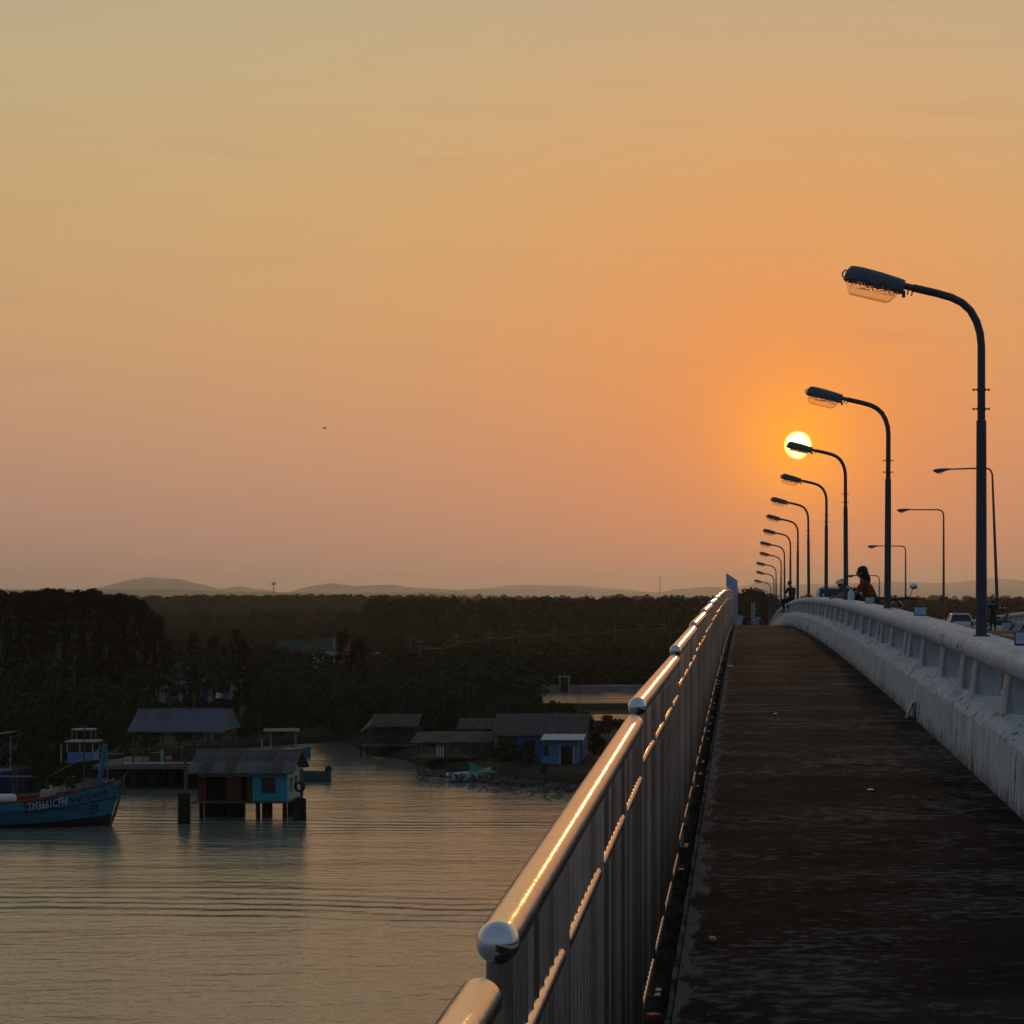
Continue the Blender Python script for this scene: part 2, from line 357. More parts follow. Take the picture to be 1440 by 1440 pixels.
def thing(name, label, cat, loc=(0, 0, 0), rz=0., group=None):
    o = bpy.data.objects.new(name, None); C.objects.link(o); o.location = loc; o.rotation_euler = (0, 0, rz); o.empty_display_size = .3
    return tag(o, label, cat, group)
KIDS = {}
def dup(root, loc, rz=0., sc=1., label=None):
    def cp(o, par):
        c = o.copy(); C.objects.link(c)
        if par: c.parent = par
        for ch in list(o.children): cp(ch, c)
        return c
    r = cp(root, None); r.location = loc; r.rotation_euler = (0, 0, rz)
    r.scale = (sc, sc, sc) if isinstance(sc, (int, float)) else sc
    if label: r['label'] = label
    return r

# the survey of the photograph: one pixel of the 1440 px frame at distance Y is Y/2880 m
def at(x, y, Y): return Vector(((x - 1044.4) * Y / 2880, Y, EYE - (y - 840) * Y / 2880))
def gx(x, Y): return (x - 1044.4) * Y / 2880
def gY(y, z=0.): return (EYE - z) * 2880 / (y - 840)
def gp(x, y, z=0.):
    Y = gY(y, z); return Vector((gx(x, Y), Y, z))
# vertical curve of the bridge
def zw(Y): return 13.95 - 2.106e-4 * (Y - 60.9) ** 2     # walkway
def zr(Y): return zw(Y) - .22                               # road
def onwalk(x, y):
    lo, hi = 3., 85.
    for _ in range(50):
        m = (lo + hi) / 2
        if 840 + (EYE - zw(m)) * 2880 / m > y: lo = m
        else: hi = m
    return Vector((gx(x, lo), lo, zw(lo)))

def sweep(mb, sec, y0, y1, step, z, jit=None):
    n = max(1, int(math.ceil((y1 - y0) / step))); rings = []
    for i in range(n + 1):
        y = y0 + (y1 - y0) * i / n
        ring = []
        for k, (x, h) in enumerate(sec):
            dx = dz = 0
            if jit and jit[k] and 0 < i < n:
                dx = jit[k] * noise.noise((x * 3, y * 7, k * 3.1)); dz = jit[k] * noise.noise((x * 3 + 9, y * 9, k * 1.7))
            ring.append((x + dx, y, z(y) + h + dz))
        rings.append(ring)
    return mb.loft(rings)

# ------------------------------------------------------------------ water, land, hills
mb = MB(); mb.add([(-13000, -900, 0), (13000, -900, 0), (13000, 20000, 0), (-13000, 20000, 0)], [(0, 1, 2, 3)])
mb.build('river_water', RIVER, kind='structure')

bank = [(-900, 1130), (-250, 1118), (0, 1103), (70, 1096), (110, 1086), (170, 1078), (215, 1066), (300, 1056), (370, 1050), (430, 1046), (478, 1043), (498, 1050),
        (520, 1062), (560, 1068), (600, 1083), (640, 1093), (690, 1100), (740, 1103), (800, 1107), (860, 1110), (950, 1118), (1100, 1128), (1500, 1140), (2600, 1150)]
bw = [gp(x, y) for x, y in bank]
pts = []
for i in range(len(bw) - 1):
    a, b = bw[i], bw[i + 1]; n = max(1, int((b - a).length / 2.5))
    for k in range(n):
        p = a.lerp(b, k / n); j = noise.noise((p.x * .35, p.y * .35, 0)) * 1.2
        pts.append(Vector((p.x, p.y + j, 0)))
pts.append(bw[-1])
mb = MB(); n = len(pts)
rows = [(0, -.7), (.6, .05), (1.6, .55), (3.5, .85), (7, .95)]
for off, z in rows:
    for p in pts:
        mb.v.append((p.x, p.y + off, z + (.25 * noise.noise((p.x * .6, p.y * .6 + off, 3)) if 0 < off < 7 else 0)))
for r_ in range(len(rows) - 1):
    for i in range(n - 1): mb.f.append((r_ * n + i, r_ * n + i + 1, (r_ + 1) * n + i + 1, (r_ + 1) * n + i))
k = len(mb.v); base = (len(rows) - 1) * n
far = [500, 1500, 5000, 19900]
for Yf in far:
    for i, p in enumerate(pts):
        x = p.x + ((-12900 + 25800 * i / (n - 1)) - p.x) * (Yf - 200) / 19700
        mb.v.append((x, Yf, .95))
for r_ in range(len(far)):
    for i in range(n - 1):
        a = (base if r_ == 0 else k + (r_ - 1) * n) + i; b = k + r_ * n + i
        mb.f.append((a, a + 1, b + 1, b))
mb.build('riverside_land', SOIL, kind='structure', smooth=True)

def hill(Y, prof, depth, seed, amp):
    xs = []
    for (x0, y0), (x1, y1) in zip(prof, prof[1:]):
        m = max(2, int((x1 - x0) / 9))
        for i in range(m): xs.append((x0 + (x1 - x0) * i / m, y0 + (y1 - y0) * (3 * (i / m) ** 2 - 2 * (i / m) ** 3)))
    xs.append(prof[-1]); rings = []
    for f, g in ((-.5, 0), (-.32, .45), (-.15, .85), (0, 1), (.2, .8), (.5, 0)):
        ring = []
        for x, y in xs:
            p = at(x, y, Y); h = max(p.z, 2) + amp * noise.noise((x * .06, seed, f * 2)) + amp * .6 * noise.noise((x * .22, seed + 5, f))
            ring.append((p.x, Y + f * depth, .5 + (h - .5) * g))
        rings.append(ring)
    MB().loft(rings, closed=False, caps=False).build('hill', HILLM, kind='structure', smooth=True)
hill(8000, [(-500, 834), (-200, 829), (0, 829), (110, 829), (230, 828), (330, 832), (480, 834), (620, 833), (700, 838)], 900, 1, 1.5)
hill(13000, [(110, 842), (150, 825), (180, 816), (205, 812), (250, 814), (285, 822), (310, 829), (335, 824), (365, 829), (405, 834), (440, 824), (465, 820), (500, 824), (545, 822), (590, 827), (660, 830), (760, 838)], 1400, 2, 3)
hill(15000, [(560, 842), (640, 829), (720, 828), (790, 826), (850, 830), (920, 833), (960, 828), (1000, 825), (1050, 829), (1100, 826), (1160, 832), (1230, 824), (1330, 830), (1500, 826)], 1500, 3, 4)
hill(19000, [(620, 842), (680, 827), (730, 822), (800, 823), (870, 828), (950, 838), (1030, 826), (1075, 818), (1110, 822), (1200, 820), (1260, 818), (1330, 820), (1400, 813), (1480, 822), (1700, 842)], 1400, 4, 5)

# ------------------------------------------------------------------ bridge deck
YE = 270.
wk = MB(); sweep(wk, [(-.66, -.06), (-.295, -.06), (-.295, -.45), (1.88, -.45), (1.88, -.5), (-.66, -.5)], -3, YE, 3, zw)
walk = wk.build('bridge_walkway', CONC, kind='structure')
jy = [-3.0, 6.2, 16.6, 27., 37.4, 47.8, 58.2, 68.6, 79., 89.4, 105, 125, 150, 180, 215, YE]
for a, b in zip(jy, jy[1:]):
    m_ = MB(); sweep(m_, [(-.29, -.40), (-.275, 0), (1.905, 0), (1.905, -.40)], a + .012, b - .012, 1.2, zw)
    m_.build('slab', WALK, walk)
ed = MB(); sweep(ed, [(-.62, -.055), (-.62, -.02), (-.31, -.02), (-.30, -.055)], -3, YE, .5, zw, [0, .012, .02, .02]); ed.build('edge_strip', DIRT, walk)
ed = MB(); sweep(ed, [(-.300, -.05), (-.300, .010), (-.280, .014), (-.277, -.05)], -3, 120, .2, zw, [0, .008, .010, .006]); ed.build('kerb_lip', KERB, walk)

rd = MB(); sweep(rd, [(2.35, -.45), (2.35, -.02), (2.96, -.01), (2.98, -.04), (15.95, -.04), (15.95, -1.3), (13, -2.2), (4, -2.2), (-.6, -.55)], -3, YE, 3, zr)
road = rd.build('bridge_road', ASPH, kind='structure')
kb = MB(); sweep(kb, [(2.45, -.03), (2.45, .24), (2.93, .25), (2.95, .20), (2.95, -.06)], -3, YE, 2, zr); kb.build('kerb', CONC, road)
for y0 in range(-2, 260, 12):
    m_ = MB()
    for x in (6.2, 9.4, 12.6): sweep(m_, [(x - .06, -.039), (x - .06, -.032), (x + .06, -.032), (x + .06, -.039)], y0, y0 + 4, 2, zr)
    m_.build('lane_marking', LINE, road)
for y in (40, 100, 160, 220):
    m_ = MB(); m_.boxb(1, 4, y - 1, y + 1, -1.5, zw(y) - 2.0); m_.boxb(9, 12, y - 1, y + 1, -1.5, zw(y) - 2.0); m_.build('pier', CONC, road)

# ------------------------------------------------------------------ concrete parapets
par = thing('concrete_parapet', 'long white painted concrete parapet with slanted posts between walkway and road', 'parapet')
D = 12.8
joints = [-3, .62 * D, 1.255 * D, 1.495 * D, 2.047 * D, 2.457 * D, 2.842 * D]
while joints[-1] < YE - 6: joints.append(joints[-1] + 5.1)
posts = [.30, .45, .60, .64, .80, 1.0, 1.10, 1.28, 1.454, 1.535, 1.688, 1.872, 2.02, 2.074, 2.263, 2.426, 2.489, 2.658, 2.816, 2.868]
posts = [p * D for p in posts]
for j in joints[6:-1]: posts += [j + 2.3, j + 4.77, j + 5.43]
LOW = [(1.91, -.06), (1.918, .15), (1.94, .42), (1.955, .445), (2.04, .515), (2.075, .54), (2.44, .54), (2.44, -.3)]
JIT = [.014, .014, .016, .04, .07, .05, 0, 0]
def beam_sec():
    s = [(2.40, .86), (2.15, .86)]
    for i in range(9):
        t = R(250 - 160 * i / 8); s.append((2.13 + .095 * math.cos(t), .955 + .097 * math.sin(t)))
    return s + [(2.40, 1.052)]
BEAM = beam_sec()
drains = [22.8, 36.2, 52, 60, 68, 76]
for a, b in zip(joints, joints[1:]):
    st_ = .07 if a < 45 else (.4 if a < 100 else 2.)
    dr = [d for d in drains if a + .3 < d < b - .3]
    m_ = MB(); a2 = a + .012; b2 = b - .012
    if dr:
        d = dr[0]; sweep(m_, LOW, a2, d - .10, st_, zw, JIT); sweep(m_, LOW, d + .10, b2, st_, zw, JIT)
        up = [(1.925, .24), (1.932, .33)] + LOW[2:7] + [(2.44, .24)]; sweep(m_, up, d - .0999, d + .0999, .1, zw)
        fl = MB(); z = zw(d)
        fl.box((1.875, d - .05, z + .15), (.03, .2, .24), Matrix.Rotation(R(24), 3, 'Y') @ Matrix.Rotation(R(30), 3, 'X')); fl.build('drain_flap', PAINT, par)
        MB().boxb(2.2, 2.21, d - .099, d + .099, z - .05, z + .24).build('drain_back', BLACK, par)
    else: sweep(m_, LOW, a2, b2, st_, zw, JIT)
    wp = m_.build('wall_panel', PAINT, par, smooth=True, sharp=16)
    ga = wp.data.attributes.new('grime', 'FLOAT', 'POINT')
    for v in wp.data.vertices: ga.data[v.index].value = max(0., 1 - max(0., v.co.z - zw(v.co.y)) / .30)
    m_ = MB(); g = .03 if abs(a - 1.495 * D) < .1 else .008
    sweep(m_, BEAM, a + g, b - .008, st_ * 2, zw, [0, .006] + [.010] * 9 + [0]); m_.build('top_beam', PAINT, par, smooth=True)
fin = MB(); fin.loft([[(2.085, -.16, .52), (2.33, -.16, .52), (2.33, .16, .52), (2.085, .16, .52), (2.06, .07, .52), (2.06, -.07, .52)],
                      [(2.135, -.16, .90), (2.33, -.16, .90), (2.33, .16, .90), (2.135, .16, .90), (2.11, .07, .90), (2.11, -.07, .90)]])
fm = fin.mesh('post', bev=.012); fm.materials.append(PAINT)
for y in posts: link('post', fm, par, (0, y, zw(y)))
jm = MB().boxb(2.12, 2.36, -.03, .03, .84, 1.02).mesh('joint_filler'); jm.materials.append(CONC)
for j in joints[1:24]: link('joint_filler', jm, par, (0, j, zw(j)))

par2 = thing('concrete_parapet', 'low white parapet along the far edge of the road at right', 'parapet', (0, 0, 0))
j2 = [20 + 8 * i for i in range(31)]
for a, b in zip(j2, j2[1:]):
    m_ = MB(); sweep(m_, [(16.0, -.4), (16.0, .45), (16.12, .52), (16.42, .52), (16.42, -.4)], a + .01, b - .01, 2.7, zr); m_.build('wall_panel', PAINT, par2)
    m_ = MB(); sweep(m_, [(16.08, .90), (16.02, .98), (16.05, 1.08), (16.12, 1.12), (16.40, 1.12), (16.40, .90)], a + .01, b - .01, 2.7, zr); m_.build('top_beam', PAINT, par2)
pm = MB().boxb(16.12, 16.34, -.16, .16, .5, .93).mesh('post'); pm.materials.append(PAINT)
for i in range(110):
    y = 21 + i * 2.2; link('post', pm, par2, (0, y, zr(y)))

# ------------------------------------------------------------------ steel railing on the left
RX = -.386
rail = thing('steel_railing', 'stainless steel railing of upright bars with ball ended handrail along the walkway', 'railing')
SEC = 4.267; nsec = 22; nbal = 0
rest = MB()
def zrail(Y): return zw(Y)
bal = MB().cyl((0, 0, .10), (0, 0, 1.20), .0155, n=12).mesh('baluster', smooth=True); bal.materials.append(STEELD)
pst = MB().cyl((0, 0, -.02), (0, 0, 1.215), .0215, n=14).mesh('post', smooth=True); pst.materials.append(STEELD)
bpl = MB().boxb(-.035, .045, -.032, .032, -.02, -.011).mesh('base_plate'); bpl.materials.append(POLE)
cap = MB().ball((0, 0, 0), .0350, 24).mesh('ball_end', smooth=True); cap.materials.append(CHROME)
cap2 = MB().ball((0, 0, 0), .0340, 20).mesh('ball_end', smooth=True); cap2.materials.append(STEEL)
col_ = MB().cyl((0, 0, -.03), (0, 0, .03), .033, n=16).mesh('collar', smooth=True); col_.materials.append(STEEL)
ferr = MB().ball((0, 0, 0), (.022, .03, .022), 10).mesh('rail_end', smooth=True); ferr.materials.append(STEELD)
for i in range(-1, nsec):
    y0 = 3.2 + SEC * i; y1 = y0 + SEC; za, zb = zw(y0) + (1.207 if i == 0 else 1.252), zw(y1) + 1.205 - (.045 if i == -1 else (-.02 if i > 1 else 0))
    ta, tb = y0 + .03, y1 - (.20 if i < 2 else .09)
    def zl(y): return za + (zb - za) * (y - y0) / SEC
    MB().tube([(RX, ta, zl(ta)), (RX, tb, zl(tb))], .0345, 28).build('top_rail', STEEL, rail, smooth=True)
    link('ball_end', cap if i < 3 else cap2, rail, (RX, ta, zl(ta)))
    for p in range(4):
        pa = y0 + .05 + p * SEC / 4; pb = pa + SEC / 4 - .10
        for q in (pa, pb):
            link('post', pst, rail, (RX, q, zl(q) - 1.245))
            link('base_plate', bpl, rail, (RX, q, zl(q) - 1.245))
        for h in (.125, 1.03):
            MB().tube([(RX + .004, pa + .02, zl(pa) - 1.245 + h), (RX + .004, pb - .02, zl(pb) - 1.245 + h)], .021, 14).build('sub_rail', STEEL, rail, smooth=True)
        for k in range(1, 10):
            y = pa + (pb - pa) * k / 10
            if nbal < 300: link('baluster', bal, rail, (RX, y, zl(y) - 1.245)); nbal += 1
            else: rest.cyl((RX, y, zl(y) - 1.145), (RX, y, zl(y) - .045), .0155, n=6)
rest.build('baluster', STEELD, rail, smooth=True, kind='stuff')

# ------------------------------------------------------------------ street lamps on the parapet
def make_lamp():
    t = thing('street_lamp', 'x', 'street lamp', group='street lamps along the concrete parapet')
    MB().cyl((0, 0, 0), (0, 0, 2.02), .054, .047, 16).build('pole', POLE, t, smooth=True)
    MB().boxb(-.075, .075, -.075, .075, 0, .012).build('base_plate', POLE, t)
    p = [(0, 0, 1.95), (0, 0, 2.72), (-.012, 0, 2.84), (-.045, 0, 2.95), (-.10, 0, 3.05), (-.18, 0, 3.125), (-.28, 0, 3.175), (-.42, 0, 3.215), (-.64, 0, 3.265)]
    MB().tube(p, .037, 14).build('arm', POLE, t, smooth=True)
    for z in (2.13, 2.31):
        m_ = MB().cyl((0, 0, z - .012), (0, 0, z + .012), .043, n=14); m_.cyl((-.078, 0, z), (.074, 0, z), .007, n=6); m_.box((-.076, 0, z), (.012, .02, .022)); m_.box((.072, 0, z), (.012, .02, .022))
        m_.build('clamp', POLE, t)
    # lantern: axis runs from the arm end outwards, tilted up
    ax = Vector((-math.cos(R(13)), 0, math.sin(R(13)))); up = Vector((ax.z, 0, -ax.x)); o = Vector((-.60, 0, 3.255))
    def P(l, w, h): return o + ax * l + Vector((0, 1, 0)) * w + up * h
    MB().tube([P(0, 0, 0), P(.14, 0, 0)], .032, 12).build('spigot', HOUSING, t, smooth=True)
    rings = []
    for l, w, hb, ht in ((.125, .085, -.066, .052), (.14, .105, -.066, .058), (.22, .12, -.064, .066), (.36, .13, -.062, .078), (.54, .132, -.062, .084), (.62, .125, -.062, .080), (.655, .11, -.062, .070), (.68, .09, -.06, .03), (.692, .07, -.058, -.01)):
        g = [P(l, -w, hb), P(l, -w, hb + .03)]
        for i in range(7):
            a = R(160 - 140 * i / 6); g.append(P(l, w * math.cos(a) * .98, hb + .035 + (ht - hb - .035) * math.sin(a)))
        g += [P(l, w, hb + .03), P(l, w, hb)]; rings.append(g)
    MB().loft(rings).build('lamp_housing', HOUSING, t, smooth=True)
    rg = []
    for k, s in ((0, 1.), (-.05, .93), (-.095, .80), (-.122, .68)):
        a, b = .17 + (1 - s) * .26, .655 - (1 - s) * .16; w = .115 * s
        rg.append([P(a, -w, -.064 + k), P(b, -w * .85, -.064 + k), P(b + .012, 0, -.064 + k), P(b, w * .85, -.064 + k), P(a, w, -.064 + k), P(a - .01, 0, -.064 + k)])
    MB().loft(rg).build('glass_bowl', BOWL, t, smooth=True)
    fr_, bk_ = [], []
    for i in range(41):
        l = .20 + .42 * i / 40; f2, b2 = [], []
        for j in range(17):
            h = -.066 - .052 * j / 16
            th = .010 + (-.066 - h) * .12 + .0022 * math.sin(l * 58 + j * .15) + .0009 * math.sin(l * 131 + j * .9) + .0011 * math.sin(h * 190 + l * 24) + (l - .41) * .03
            f2.append(P(l, -.012, h)); b2.append(P(l, -.012 + th, h))
        fr_.append(f2 + b2[::-1])
    MB().loft(fr_).build('glint_wedge', PRISM, t, smooth=True, sharp=50)  # added wavy wedge, shaped to bend sun glints towards the camera
    m_ = MB(); m_.loft([[P(l, w * math.cos(R(a)), -.060 + .012 * math.sin(R(a))) for a in range(10, 171, 20)] for l, w in ((.18, .09), (.40, .115), (.63, .10))], False); m_.build('reflector', ALU, t, smooth=True)
    MB().tube([P(.15, -.122, -.062), P(.665, -.108, -.062), P(.69, 0, -.062), P(.665, .108, -.062), P(.15, .122, -.062), P(.15, -.122, -.062)], .009, 6).build('bowl_rim', HOUSING, t)
    MB().tube([P(.68, 0, -.05), P(.712, 0, -.04), P(.718, 0, -.01), P(.70, 0, .018), P(.665, 0, .02)], .008, 6).build('latch', HOUSING, t)
    m_ = MB()
    for l in (.04, .08): m_.cyl(P(l, 0, -.03), P(l, 0, -.075), .007, n=6)
    m_.box(P(.115, 0, -.075), (.03, .05, .06)); m_.build('clamp_bolt', HOUSING, t)
    return t
LX = [1380, 1248, 1189.7, 1161.7, 1137.3, 1121.6, 1111.5, 1103.4, 1098, 1091.5, 1088, 1084, 1081]
LL = ['nearest and tallest street lamp rising from the parapet at right', 'second street lamp with its lantern above and right of the sun', 'third street lamp whose lantern overlaps the sun disc',
      'fourth street lamp with its lantern just below the sun', 'fifth street lamp from the camera on the parapet', 'sixth street lamp from the camera on the parapet',
      'seventh street lamp whose pole rises behind the seated man', 'eighth street lamp just left of the seated man', 'ninth street lamp from the camera beyond the crest', 'tenth street lamp beyond the crest',
      'eleventh street lamp beyond the crest', 'last but one small street lamp beyond the crest', 'farthest and smallest street lamp in the row beyond the crest']
l0 = make_lamp()
for i, x in enumerate(LX):
    Y = (i + 1.5) * D; o = l0 if i == 0 else dup(l0, (0, 0, 0))
    o.location = (gx(x, Y), Y, zw(Y) + 1.052); o['label'] = LL[i]
    o.rotation_euler[1] = R((0, .3, -.3, .2, -.4, .3, 0, -.3, .4, -.2, .3, -.4, .2)[i])
    o.rotation_euler[2] = R((0, -4, -2, 2, 5, -3, 4, 0, 6, 3, -4, 5, 8)[i]) if i else 0

def make_cobra():
    t = thing('road_lamp', 'x', 'street lamp', group='tall road lamps on the far parapet')
    MB().cyl((0, 0, 0), (0, 0, 8.6), .115, .065, 12).build('pole', POLE, t, smooth=True)
    p = [(0, 0, 8.5), (0, 0, 8.95), (-.06, 0, 9.15), (-.2, 0, 9.3), (-.42, 0, 9.36), (-2.7, 0, 9.38)]
    MB().tube(p, [.06, .06, .058, .056, .054, .045], 10).build('arm', POLE, t, smooth=True)
    rg = []
    for x, w, h0, h1 in ((-2.6, .05, 9.33, 9.43), (-2.85, .09, 9.30, 9.45), (-3.15, .16, 9.20, 9.46), (-3.45, .17, 9.16, 9.45), (-3.65, .12, 9.22, 9.42), (-3.74, .04, 9.30, 9.38)):
        rg.append([(x, w * math.cos(R(a)), (h0 + h1) / 2 + (h1 - h0) / 2 * math.sin(R(a))) for a in range(0, 360, 36)])
    MB().loft(rg).build('lamp_head', HOUSING, t, smooth=True)
    MB().ball((-3.35, 0, 9.2), (.2, .12, .09), 10, -1, .1).build('glass_bowl', BOWL, t, smooth=True)
    return t
c0 = make_cobra(); CL = ['tall road lamp at far right, nearest of the far row', 'second tall road lamp of the far row', 'third tall road lamp of the far row above the motorbike mirror', 'farthest tall road lamp, behind the woman in orange']
for i, (x, Y) in enumerate(((1403, 129.8), (1327, 163.6), (1273.5, 201.6), (1236.5, 239.))):
    o = c0 if i == 0 else dup(c0, (0, 0, 0)); o.location = (gx(x, Y), Y, zr(Y) + 1.12); o['label'] = CL[i]
    if i == 0: o.rotation_euler = (0, R(-2.2), 0)

# reflector boxes on the parapet
def make_refl():
    t = thing('reflector', 'x', 'road reflector', group='small reflector boxes along the parapet top')
    MB().boxb(-.085, .085, -.022, .03, 0, .118).build('housing', BLACK, t, bev=.006)
    MB().boxb(-.078, .078, -.028, -.023, .016, .112).build('reflector_plate', PLATE, t)
    return t
r0 = make_refl()
for i, (x, d, lb) in enumerate(((1441, 1.335, 'pale blue reflector box on the parapet cut by the right picture edge'), (1294, 2.1, 'pale blue reflector box on the parapet between the two nearest lamps'),
                            (1223, 2.935, 'small reflector box on the parapet just right of the plastic bag'), (1183, 3.78, 'tiny reflector box on the parapet left of the capped child'), (1160, 4.54, 'farthest tiny reflector box in front of the parked pickup'))):
    o = r0 if i == 0 else dup(r0, (0, 0, 0)); Y = d * D; o.location = (gx(x, Y), Y, zw(Y) + 1.05); o['label'] = lb

# sign pylon at the crest
t = thing('sign_board', 'white slanted sign board on a post at the end of the railing', 'sign', (-.42, 84, zw(84)))
MB().prism([(-.26, 1.62), (-.26, 2.16), (.20, 1.86), (.22, 1.55), (.22, 1.38), (-.02, 1.30)], lambda p: (p[0], -.03, p[1]), lambda p: (p[0], .03, p[1])).build('board', PLATE, t, bev=.008)
MB().boxb(.02, .22, -.05, .05, .3, 1.5).build('post', PLATE, t, bev=.01)
m_ = MB(); m_.boxb(-.05, .40, -.16, .16, 0, .22); m_.boxb(-.02, .44, -.13, .13, .22, .42); m_.build('base', PAINT, t, bev=.015)
Y = 106.
t = thing('hook_post', 'slim post with five looped white hooks standing beyond the crest of the walkway', 'post', (gx(1058, Y), Y, zw(Y)))
MB().cyl((0, 0, 0), (0, 0, 1.22), .018, n=8).build('post', POLE, t)
for i in range(5):
    z = .18 + i * .225
    MB().tube([(.10 * math.cos(R(a)) + .02, .0, z + .075 * math.sin(R(a))) for a in range(-150, 151, 25)], .022, 6).build('hook', WHITEP, t, smooth=True)

# ------------------------------------------------------------------ people
def blob(name, parts, m, parent, vox=.018):
    b = MB()
    for q in parts:
        if q[0] == 'e': b.ball(q[1], q[2], 14)
        else:
            a, c, r0_, r1_ = q; a = Vector(a); c = Vector(c)
            b.ball(a, r0_, 10); b.ball(c, r1_, 10)
            if (c - a).length > 1e-4: b.cyl(a, c, r0_, r1_, 10)
    me = b.mesh(name); o = bpy.data.objects.new(name, me)
    C.objects.link(o); md = o.modifiers.new('r', 'REMESH'); md.mode = 'VOXEL'; md.voxel_size = vox
    sm = o.modifiers.new('s', 'SMOOTH'); sm.iterations = 3
    dg = bpy.context.evaluated_depsgraph_get(); me2 = bpy.data.meshes.new_from_object(o.evaluated_get(dg)); me2.name = name
    bpy.data.objects.remove(o); bpy.data.meshes.remove(me)
    me2.materials.clear(); me2.materials.append(m)
    for p in me2.polygons: p.use_smooth = True
    return link(name, me2, parent)
def hand(elbow, wrist, side, curl=.5):
    d = (Vector(wrist) - Vector(elbow)).normalized(); w = Vector(wrist)
    s = d.cross(Vector((0, 0, 1))); s = s.normalized() if s.length > .2 else Vector((0, 1, 0)); n = s.cross(d)
    q = [(w, w + d * .075, .024, .030)]
    for i, ln in enumerate((.072, .082, .076, .060)):
        b0 = w + d * .08 + s * (.030 - .02 * i); k = b0 + (d * .8 - n * curl * .4).normalized() * ln * .55; e = k + (d * .4 - n * curl).normalized() * ln * .5
        q += [(b0, k, .0105, .0098), (k, e, .0098, .008)]
    b0 = w + d * .03 + s * .03 * side; q.append((b0, b0 + (d * .6 + s * side * .8).normalized() * .06, .0115, .0095))
    return q
def person(label, loc, J, shirt, pants, hair='short', cap=None, face=(-1, 0, 0), shoes=True, sc=1., rz=0.):
    t = thing('person', label, 'person', loc, rz); V = {k: Vector(v) for k, v in J.items()}
    t.scale = (sc, sc, sc)
    f = Vector(face).normalized(); h = V['head']; upv = (h - V['neck']).normalized(); sd_ = f.cross(upv).normalized()
    body = [('e', h, (.082, .082, .112)), (h - upv * .05 + f * .02, h - upv * .075 + f * .045, .06, .04), (h + f * .085 - upv * .01, h + f * .105 - upv * .03, .012, .016),
            (h + f * .082 - upv * .065, h + f * .088 - upv * .066, .017, .014),
            (h + sd_ * .082, h + sd_ * .088 - upv * .03, .018, .013), (h - sd_ * .082, h - sd_ * .088 - upv * .03, .018, .013),
            (V['neck'], h - upv * .06, .058, .052), (V['neck'], V['chest'], .08, .12), (V['chest'], V['pelvis'], .12, .12)]
    top = [(V['neck'] - upv * .03, V['chest'], .085, .135), (V['chest'], V['pelvis'], .140, .135)]
    low = [(V['pelvis'], V['pelvis'] + Vector((0, 0, .06)), .138, .13)]
    shoe = []
    for s in 'LR':
        sh, el, wr = V['sh' + s], V['el' + s], V['wr' + s]; hp, kn, an, to = V['hp' + s], V['kn' + s], V['an' + s], V['to' + s]
        body += [(V['chest'] + (V['neck'] - V['chest']) * .6, sh, .07, .055), (sh, el, .050, .040), (el, wr, .038, .027), (V['pelvis'], hp, .11, .09), (hp, kn, .080, .056), (kn, an, .052, .036), (an, to, .036, .028)]
        body += hand(el, wr, 1 if s == 'L' else -1)
        top += [(V['chest'] + (V['neck'] - V['chest']) * .55, sh, .085, .068), (sh, sh.lerp(el, .65), .066, .060)]
        low += [(V['pelvis'], hp, .125, .105), (hp, kn, .094, .068), (kn, kn.lerp(an, .8), .066, .055)]
        shoe += [(an - Vector((0, 0, .02)), to, .044, .036)]
    blob('body', body, SKIN, t, .014); blob('shirt', top, shirt, t); blob('trousers', low, pants, t)
    if shoes: blob('shoes', shoe, BLACK, t)
    hr = [('e', h + upv * .025 - f * .018, (.094, .094, .108))]
    if hair == 'long': hr += [(h - f * .05 - upv * .02, h - f * .075 - upv * .15, .105, .09), (h - f * .085 - upv * .16, h - f * .10 - upv * .21, .06, .04), ('e', h - f * .06 + upv * .05, (.10, .10, .09))]
    blob('hair', [q for q in hr], HAIR, t, .016)
    for s in (1, -1): MB().ball(h + f * .080 + sd_ * s * .032 + upv * .012, .0105, 8).build('eye', BLACK, t)
    if cap:
        c = MB().ball(h + upv * .035, (.108, .108, .098), 16, -.15, 1); c.loft([[h + upv * .03 + f * .10 + sd_ * .075, h + upv * .03 + f * .10 - sd_ * .075, h + upv * .036 + f * .10 - sd_ * .075, h + upv * .036 + f * .10 + sd_ * .075],
               [h + upv * .01 + f * .185 + sd_ * .05, h + upv * .01 + f * .185 - sd_ * .05, h + upv * .016 + f * .185 - sd_ * .05, h + upv * .016 + f * .185 + sd_ * .05]])
        c.build('cap', cap, t, smooth=True)
    return t
# woman in orange, standing on the kerb behind the parapet, elbows on it, looking left
Y = 45.; kz = zr(Y) + .25; pt = zw(Y) + 1.05 - kz
person('woman in an orange top with dark shoulder length hair leaning on the parapet', (2.62, Y, kz),
       dict(head=(-.02, 0, 1.50), neck=(.03, 0, 1.33), chest=(.10, 0, 1.16), pelvis=(.24, 0, .86), shL=(.04, -.16, 1.28), shR=(.04, .16, 1.28), elL=(-.12, -.2, pt + .06), elR=(-.12, .2, pt + .06),
            wrL=(-.33, -.06, pt + .06), wrR=(-.33, .08, pt + .06), hpL=(.24, -.09, .82), hpR=(.24, .09, .82), knL=(.2, -.1, .45), knR=(.2, .1, .45), anL=(.2, -.1, .07), anR=(.2, .1, .07), toL=(.04, -.11, .035), toR=(.04, .11, .035)),
       ORANGE, NAVY, 'long', None, (-1, -.15, -.05), sc=1.08)
Y = 46.6; kz = zr(Y) + .25; pt = zw(Y) + 1.05 - kz
